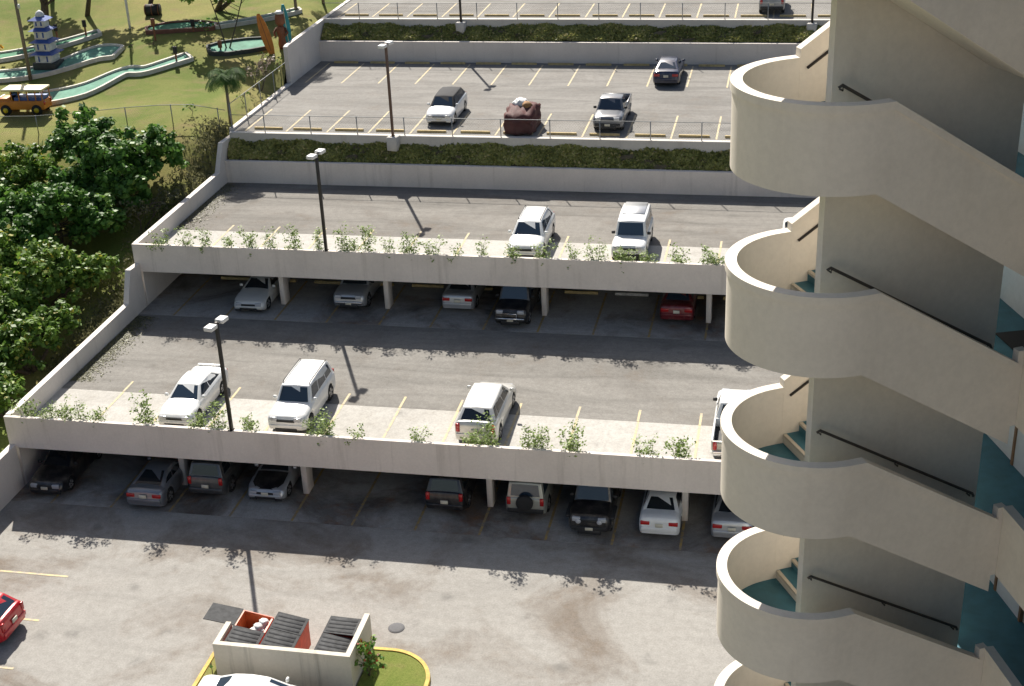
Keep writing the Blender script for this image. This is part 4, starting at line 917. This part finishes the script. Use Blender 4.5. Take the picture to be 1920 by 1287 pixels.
# thin shrubs in the planting troughs of the decks
def trough_plant(seed, h, dense):
    rnd = random.Random(seed); mb = MB(); P, N_ = [], []
    for s in range(rnd.randint(3, 5)):
        a = rnd.uniform(0, 6.28); lean = rnd.uniform(.1, .5); hh = h*rnd.uniform(.6, 1.0)
        pts = [Vector((.05*math.cos(a), .05*math.sin(a), 0))]
        for i in range(1, 6):
            q = i/5; pts.append(Vector((math.cos(a)*lean*q*hh+rnd.uniform(-.04, .04), math.sin(a)*lean*q*hh*.7+rnd.uniform(-.04, .04), hh*q)))
        mb.tube(pts, [.012, .011, .009, .008, .006, .004], 5, cap=False)
        for i in range(1, 6):
            for _ in range(rnd.randint(2, 5)):
                if rnd.random() > dense: continue
                o = Vector((rnd.uniform(-.20, .20), rnd.uniform(-.16, .16), rnd.uniform(-.05, .18)))
                mb.tube([pts[i], pts[i]+o], .004, 4, cap=False)
                for _ in range(rnd.randint(5, 10)): P.append(pts[i]+o+Vector((rnd.uniform(-.11, .11),)*1+(rnd.uniform(-.11, .11), rnd.uniform(-.08, .10)))); N_.append((rnd.gauss(0, .5), rnd.gauss(0, .5)-.2, 1))
    lv = leaves_mesh('leaves', np.array([p[:] for p in P]), np.array(N_, float), np.array([rnd.uniform(.035, .075) for _ in P]), 'leaf_fresh', np.array([rnd.random()*.75 for _ in P]), 1.5)
    return mb.mesh('stems', 'stem_green'), lv
PV = [trough_plant(100+i, [1.0, 1.25, 1.4, .9, 1.15, .75][i], [.8, .75, .85, .7, .95, .6][i]) for i in range(6)]
upX = [-32.77, -31.6, -30.21, -28.92, -27.81, -26.5, -25.12, -23.94, -22.72, -22.2, -21.45, -20.18, -19.13, -17.76, -16.58, -15.18, -13.63, -12.0, -10.53, -9.23, -7.78, -6.6, -4.96, -3.9, -3.4, -2.99, -1.6]
mdX = [-33.3, -32.4, -31.71, -30.9, -29.83, -27.39, -25.12, -24.29, -22.6, -19.59, -19.18, -17.8, -15.0, -12.6, -11.78, -10.15, -9.4, -8.4, -5.34, -3.82]
for xs_, y, z, lab, grp, mk in ((upX, 63.92, 5.65, 'thin shrub in the upper deck trough', 'shrubs along the upper deck', M_UD), (mdX, 49.62, 2.90, 'thin shrub in the lower deck trough', 'shrubs along the lower deck', M_LD)):
    for i, x in enumerate(xs_):
        st_, lv = PV[random.randrange(6)]; t = thing('trough_shrub', lab+beside(x, mk), 'shrub', (x, y+random.uniform(-.06, .06), z), random.uniform(0, 6.28), grp)
        s = random.uniform(1.15, 1.65); t.scale = (s, s, s)
        put('stems', st_, t); put('leaves', lv, t)
# shrub with reddish tips on the island
shrub_tree('island_shrub', -14.2, 38.3, [(-14.25, 38.35, 1.15, .55, .6, .6), (-13.85, 38.0, .75, .5, .5, .5)], 'bright leafy shrub with red tips at the dumpster enclosure corner', 'shrub', 'leaf_croton', .12, None, trunk_r=.03, per=90, clumps=34, rare=.06, h0=.12)
shrub_tree('island_shrub', -19.95, 37.5, [(-19.95, 37.5, .5, .16, .22, .3)], 'small dark shrub between the enclosure wall and the yellow kerb', 'shrub', 'leaf_dark', .10, None, trunk_r=.02, per=70, clumps=8, h0=.12)

# palms and park trees round the mini golf
def palm(x, y, h, label, nf=13, fl=1.5, lean=(0, 0), group='palms by the mini golf'):
    z = terr(x, y); t = thing('palm_tree', label, 'palm', (x, y, z), 0, group)
    top = Vector((lean[0], lean[1], h)); pts = [Vector((0, 0, -.1)), Vector((lean[0]*.2, lean[1]*.2, h*.4)), top]
    MB().tube(pts, [.13, .10, .085], 9).build('trunk', 'palm_bark', t)
    for i in range(nf):
        a = 2*math.pi*i/nf+random.uniform(-.2, .2); el = random.uniform(.15, 1.15); P, N_, S_, V_, F2 = [], [], [], [], []
        mb = MB(); prev = top; pl = [top]; seg = 9; dirv = Vector((math.cos(a)*math.cos(el), math.sin(a)*math.cos(el), math.sin(el)))
        for q in range(seg):
            dirv = (dirv+Vector((0, 0, -.17-.03*q))).normalized(); pl.append(pl[-1]+dirv*fl/seg)
        mb.tube(pl, [.022-.0018*q for q in range(seg+1)], 4, cap=False)
        tn = []
        vs_, fs = [], []
        for q in range(1, seg+1):
            d = (pl[q]-pl[q-1]).normalized(); sd = d.cross(Vector((0, 0, 1))).normalized(); ln = fl*.30*math.sin(math.pi*(.12+.8*q/seg))+.06
            for sg in (-1, 1):
                for h_ in (0, .5):
                    b0 = pl[q-1].lerp(pl[q], h_); tip = b0+sd*sg*ln+d*ln*.5+Vector((0, 0, -ln*.55)); wv = d*.035
                    o_ = len(vs_); vs_ += [b0-wv, b0+wv, b0.lerp(tip, .6)+wv*.9, tip, b0.lerp(tip, .6)-wv*.9]; fs.append((o_, o_+1, o_+2, o_+3, o_+4))
        mb.add(vs_, fs)
        me = mb.mesh('frond', 'leaf_palm'); at = me.attributes.new('tint', 'FLOAT', 'FACE')
        at.data.foreach_set('value', np.clip(rng.normal(.4, .2, len(me.polygons)), 0, .75).astype(np.float32)); put('frond', me, t)
    return t
palm(-34.75, 79.6, 2.9, 'small palm tree at the lawn corner of the chain-link fence', 17, 1.75)
palm(-36.6, 98.4, 4.6, 'slim palm with bare trunk behind the tall boundary wall', 13, 1.9)
palm(-35.5, 101.5, 3.4, 'small palm leaning over the far end of the boundary wall', 11, 1.8)
def park_tree(x, y, crowns, label, leaf='leaf_dark', tr=.2, size=.26, per=22, clumps=60):
    return shrub_tree('park_tree', x, y, crowns, label, 'tree', leaf, size, 'trees round the mini golf', trunk_r=tr, per=per, clumps=clumps)
park_tree(-55.0, 94.4, [(-54.6, 94.4, 16.2, 2.6, 2.6, 1.7), (-54.6, 94.3, 13.9, 2.6, 1.2, .55)], 'tree with a straight black trunk behind the blue tower', tr=.28)
park_tree(-53.2, 97.6, [(-51.5, 98, 16.6, 2.6, 2.6, 1.6)], 'tree with a spreading crown over the far lawn', leaf='leaf_mid', tr=.2)
park_tree(-48.1, 97.4, [(-46.6, 99.6, 16.6, 3.2, 2.6, 1.8)], 'tree with a dark trunk beside the black drum', tr=.2)
park_tree(-43.2, 98.8, [(-41.2, 98.8, 14.3, 2.8, 2.2, 1.7), (-38.6, 99.4, 14.2, 2.2, 2.2, 1.5)], 'broad dark tree overhanging the oval putting green', tr=.2)
park_tree(-39.2, 90.9, [(-40.8, 92.4, 13.9, 2.6, 1.5, 1.0), (-38.3, 92.9, 13.9, 1.7, 1.4, .9)], 'leaning tree whose thin trunk stands in the round putting green', tr=.06, leaf='leaf_mid')
park_tree(-57.5, 100.5, [(-57.3, 100.8, 16.0, 2.6, 2.6, 1.7)], 'tree with a light crown at the far lawn edge', leaf='leaf_mid', tr=.2)
t = thing('utility_pole', 'tall bare wooden pole rising beside the blue tower', 'pole', (-52.05, 86.2, terr(-52.05, 86.2)))
MB().tube([(0, 0, -.2), (0, 0, 4), (0, 0, 8)], [.13, .12, .10], 10).build('shaft', 'palm_bark', t); MB().bbox(.1, .24, -.1, .06, 4.95, 5.25, .02, 1).build('fixture', 'lamp_white', t)
for x, y, s, lab in ((-37.4, 79.6, .55, 'dark rounded bush beside the lawn fence near the small palm'), (-41.6, 92.9, .75, 'dark rounded bush between the two putting greens'), (-44.6, 90.7, .35, 'tiny round bush beside the long putting lane, nearer the lamp post'), (-46.0, 90.0, .35, 'tiny round bush beside the curved putting lane'), (-35.1, 83.0, .5, 'dark bush under the lawn side of the fence'), (-36.2, 89.8, .45, 'dark bush below the orange surfboard')):
    shrub_tree('round_bush', x, y, [(x, y, terr(x, y)+s*.9, s, s, s*.8)], lab, 'bush', 'leaf_dark', .14, 'round bushes on the lawn', trunk_r=.03, per=34, clumps=14, tintc=.2)
shrub_tree('croton_bush', -56.2, 88.9, [(-56.2, 88.9, terr(-56.2, 88.9)+.9, .9, .9, .8)], 'orange yellow croton bush at the lawn edge beside a putting lane', 'bush', 'leaf_orange', .18, None, trunk_r=.03, per=36, clumps=14)

# ------------------------------------------------------------------ mini golf
def lane(path, widths, label, felt='felt_green', border='border_white', hump=0.0):
    P2 = [Vector(p) for p in path]; t = thing('putting_lane', label, 'putting green', (P2[0].x, P2[0].y, terr(*P2[0])), 0, 'putting greens'); o = Vector((P2[0].x, P2[0].y, terr(*P2[0])))
    pts, wd = [], []
    for i in range(len(P2)-1):
        for q in range(6):
            u = q/6; p0, p1, p2, p3 = P2[max(i-1, 0)], P2[i], P2[i+1], P2[min(i+2, len(P2)-1)]
            pts.append(.5*((2*p1)+(p2-p0)*u+(2*p0-5*p1+4*p2-p3)*u*u+(3*p1-p0-3*p2+p3)*u**3)); wd.append(widths[i]*(1-u)+widths[i+1]*u)
    pts.append(P2[-1]); wd.append(widths[-1])
    L_, R2 = [], []
    for i, p in enumerate(pts):
        tn = (pts[min(i+1, len(pts)-1)]-pts[max(i-1, 0)]).normalized(); nn = Vector((-tn.y, tn.x)); L_.append(p+nn*wd[i]); R2.append(p-nn*wd[i])
    k = len(pts); Z = lambda p: terr(p.x, p.y)+.16
    mb = MB(); vs_ = [Vector((p.x, p.y, Z(p)))-o for p in L_]+[Vector((p.x, p.y, Z(p)))-o for p in R2]
    mb.add(vs_, [(i, i+k, i+k+1, i+1) for i in range(k-1)], True)
    mb.add([q-Vector((0, 0, .3)) for q in vs_]+vs_, []); mb.build('felt', felt, t)
    edge = L_+R2[::-1]+[L_[0]]
    mb = MB(); n3 = len(edge); vs_ = []
    for i, p in enumerate(edge):
        tn = (edge[(i+1) % (n3-1)]-edge[(i-1) % (n3-1)]).normalized(); nn = Vector((-tn.y, tn.x))*.11; z = terr(p.x, p.y)
        for q, zz in ((p-nn, z-.15), (p-nn, z+.27), (p+nn, z+.27), (p+nn, z-.15)): vs_.append(Vector((q.x, q.y, zz))-o)
    mb.add(vs_, [(i*4+j, i*4+j+1, (i+1)*4+j+1, (i+1)*4+j) for i in range(n3-1) for j in range(3)]); mb.build('border', border, t)
    return t
lane([(-49.9, 83.3), (-47.2, 84.4), (-45.2, 86.7), (-43.6, 87.0), (-41.4, 89.2)], [.95, .9, .5, .45, .5], 'long bent putting lane starting behind the orange minibus', 'felt_light')
lane([(-56.5, 85.6), (-52.6, 86.9), (-50.5, 88.1), (-48.6, 89.6), (-46.9, 89.6)], [.7, .7, .8, 1.1, .7], 'curved putting lane with a round end at the blue tower foot', 'felt_light')
lane([(-57.5, 88.6), (-54.3, 90.6), (-51.8, 92.3), (-50.2, 93.5)], [.8, .7, .6, .5], 'straight putting lane behind the blue tower')
lane([(-46.3, 93.3), (-44.8, 94.0), (-43.0, 94.6), (-41.6, 94.7)], [.5, .95, .95, .5], 'oval dark green putting green with a brown border', 'felt_green', 'border_brown')
lane([(-41.6, 94.8), (-39.6, 96.4), (-37.6, 97.8), (-36.4, 98.6)], [.3, .35, .4, .4], 'narrow putting lane running up to the slim palm', 'felt_light')
lane([(-40.4, 90.4), (-39.4, 91.0), (-38.0, 91.8), (-36.6, 92.4)], [.5, .95, .95, .7], 'pale green rounded putting green with a dark border', 'felt_light', 'border_dark')
# orange jeepney-style minibus prop
jx, jy = -49.85, 81.4; jz = terr(jx, jy)
t = thing('minibus', 'small orange minibus with a cream roof on the lawn', 'minibus', (jx, jy, jz), R(4))
MB().bbox(-1.6, .95+.6, -.6, .6, .38, .98, .05, 2).build('body', 'prop_orange', t)
MB().bbox(-1.62, -.75, -.5, .5, .75, 1.12, .08, 2).build('bonnet', 'prop_orange', t)
MB().bbox(-1.25, 1.6, -.68, .68, 1.62, 1.76, .05, 2).build('roof', 'prop_cream', t)
MB().bbox(-1.70, -1.55, -.52, .52, 1.06, 1.16, .03, 1).build('bonnet_lip', 'prop_white', t)
for x in (-.62, -.1, .5, 1.05, 1.5):
    for s in (-1, 1): MB().box(x-.03, x+.03, s*.57-.02, s*.57+.02, .95, 1.64).build('pillar', 'prop_orange', t)
MB().box(-.5, 1.45, -.5, .5, .97, 1.18).build('bench', 'prop_blue', t)
MB().box(-.7, -.64, -.54, .54, 1.0, 1.6).build('windscreen', 'glass', t)
for x in (-1.15, 1.0):
    for s in (-1, 1):
        wl = MB().tube([(x, s*.5, .36), (x, s*.66, .36)], .36, 18).build('wheel', 'tyre', t); MB().tube([(x, s*.655, .36), (x, s*.69, .36)], .17, 12).build('hub', 'prop_yellow', wl)
for s in (-1, 1):
    MB().bbox(-1.66, -1.58, s*.36-.1, s*.36+.1, .78, .96, .03, 2).build('headlight', 'head_lamp', t)
    MB().bbox(1.54, 1.62, s*.5-.08, s*.5+.08, .7, .95, .02, 1).build('taillight', 'tail_lamp', t)
# blue and white tower
bx, by = -51.5, 88.0; bz = terr(bx, by)
t = thing('model_tower', 'blue and white tiered model tower over a putting lane', 'tower', (bx, by, bz))
MB().bbox(-.85, .85, -.7, .7, 0, .5, .04, 1).build('base', 'border_dark', t)
zz = .45
for i, (w_, h_) in enumerate(((.62, .62), (.54, .60), (.46, .58), (.38, .5))):
    MB().bbox(-w_, w_, -w_, w_, zz, zz+h_, .02, 1).build('storey', 'prop_white', t)
    rf = MB().add([(-w_-.28, -w_-.28, zz+h_+.02), (w_+.28, -w_-.28, zz+h_+.02), (w_+.28, w_+.28, zz+h_+.02), (-w_-.28, w_+.28, zz+h_+.02), (-w_*.7, -w_*.7, zz+h_+.24), (w_*.7, -w_*.7, zz+h_+.24), (w_*.7, w_*.7, zz+h_+.24), (-w_*.7, w_*.7, zz+h_+.24)],
                 [(0, 3, 2, 1), (4, 5, 6, 7), (0, 1, 5, 4), (1, 2, 6, 5), (2, 3, 7, 6), (3, 0, 4, 7)]).build('roof_tier', 'prop_blue', t)
    for sx in (-.5, .5): MB().box(sx*w_-.06, sx*w_+.06, -w_-.015, -w_-.001, zz+.12, zz+h_-.1).build('window', 'prop_blue', t)
    zz += h_+.22
MB().lathe([(.3, 0), (.32, .12), (.22, .3), (.05, .42)], 14, (0, 0, zz)).build('dome', 'prop_white', t)
# surfboards and carved figure
def board(x, y, h, w_, rx, ry, mat, label):
    z = terr(x, y); t = thing('surfboard', label, 'surfboard', (x, y, z), R(20), 'standing surfboards'); t.rotation_euler = (R(rx), R(ry), R(15))
    pr = [(w_*(math.sin(math.pi*(.10+.87*i/14))**.55), h*i/14) for i in range(15)]; mb = MB(); k = len(pr)
    o = [(a, zz_) for a, zz_ in pr]+[(-a, zz_) for a, zz_ in pr[::-1]]; n4 = len(o)
    mb.add([(a, -.04, zz_) for a, zz_ in o]+[(a, .04, zz_) for a, zz_ in o], [tuple(range(n4)), tuple(range(2*n4-1, n4-1, -1))]+[(i, i+n4, (i+1) % n4+n4, (i+1) % n4) for i in range(n4)]); mb.build('board', mat, t)
    MB().box(-.02, .02, -.046, -.041, h*.08, h*.92).build('stringer', 'prop_cream' if mat != 'prop_orange' else 'prop_brown', t)
board(-35.95, 91.0, 2.9, .34, -4, -14, 'prop_orange', 'orange surfboard standing tilted beside the pale putting green')
board(-35.0, 92.0, 3.0, .28, 0, -3, 'prop_teal', 'teal surfboard standing upright behind the boundary wall')
fx, fy = -35.45, 91.9; t = thing('carved_figure', 'brown carved wooden figure between the two surfboards', 'statue', (fx, fy, terr(fx, fy)))
MB().lathe([(.26, 0), (.3, .3), (.24, .75), (.33, 1.1), (.30, 1.45), (.20, 1.6)], 12).build('torso', 'prop_brown', t)
hd = MB().lathe([(.2, 1.6), (.34, 1.75), (.36, 2.1), (.30, 2.4), (.1, 2.5)], 12).build('head', 'prop_brown', t)
MB().lathe([(.32, 2.42), (.34, 2.5), (.2, 2.62)], 12).build('headband', 'prop_white', hd)
for s in (-1, 1): MB().tube([(s*.3, 0, 1.4), (s*.5, -.1, 1.1), (s*.35, -.3, .9)], [.09, .08, .07], 8).build('arm', 'prop_brown', t)
# sign posts, drums, small fixtures
def marker(x, y, h, label, mat='prop_brown', top='prop_black'):
    t = thing('marker_post', label, 'post', (x, y, terr(x, y)), 0, 'hole markers of the mini golf'); MB().box(-.05, .05, -.05, .05, -.05, h).build('post', mat, t); MB().bbox(-.14, .14, -.09, .05, h-.5, h, .02, 1).build('sign', top, t)
marker(-42.0, 88.4, 1.15, 'brown hole marker on the end of the long bent putting lane'); marker(-51.0, 93.0, 1.3, 'brown hole marker on the straight lane behind the blue tower'); marker(-53.0, 92.4, 1.4, 'dark hole marker behind the blue tower roof')
marker(-39.6, 90.6, .8, 'brown hole marker on the pale rounded putting green', top='prop_brown'); marker(-42.8, 93.6, .9, 'thin hole marker beside the oval putting green')
marker(-44.9, 91.6, 1.6, 'wooden post on the lawn beside the long bent lane', top='prop_brown')
for x, y, lab in ((-47.5, 97.2, 'black drum lying on the lawn under the far trees'), (-37.0, 79.2, 'black round barrel beside the lawn fence near the dark bush')):
    if y < 90: continue
    t = thing('drum', lab, 'drum', (x, y, terr(x, y)+.38), R(8)); MB().tube([(-.55, 0, 0), (.55, 0, 0)], .42, 18).build('barrel', 'prop_black', t)
    for q in (-.5, 0, .5): MB().tube([(q-.03, 0, 0), (q+.03, 0, 0)], .445, 18).build('hoop', 'prop_brown', t)

# leaf litter blown against the boundary wall of the middle and upper lots
k = 2600; yy = np.concatenate([rng.uniform(54.5, 62.2, k), rng.uniform(68.2, 76, k//2)]); xx = -33.95+np.abs(rng.normal(scale=.55, size=len(yy)))
zz = np.where(yy < 63, 2.765, 5.515)
P = np.stack([xx, yy, zz+rng.uniform(0, .02, len(yy))], 1); N_ = rng.normal(scale=.25, size=(len(yy), 3)); N_[:, 2] = 1
tag(put('leaf_litter', leaves_mesh('leaf_litter', P, N_, rng.uniform(.03, .09, len(yy)), 'leaf_olive', rng.random(len(yy)), 1.6)), 'dry leaf litter along the foot of the boundary wall', 'leaf litter', None, 'stuff')
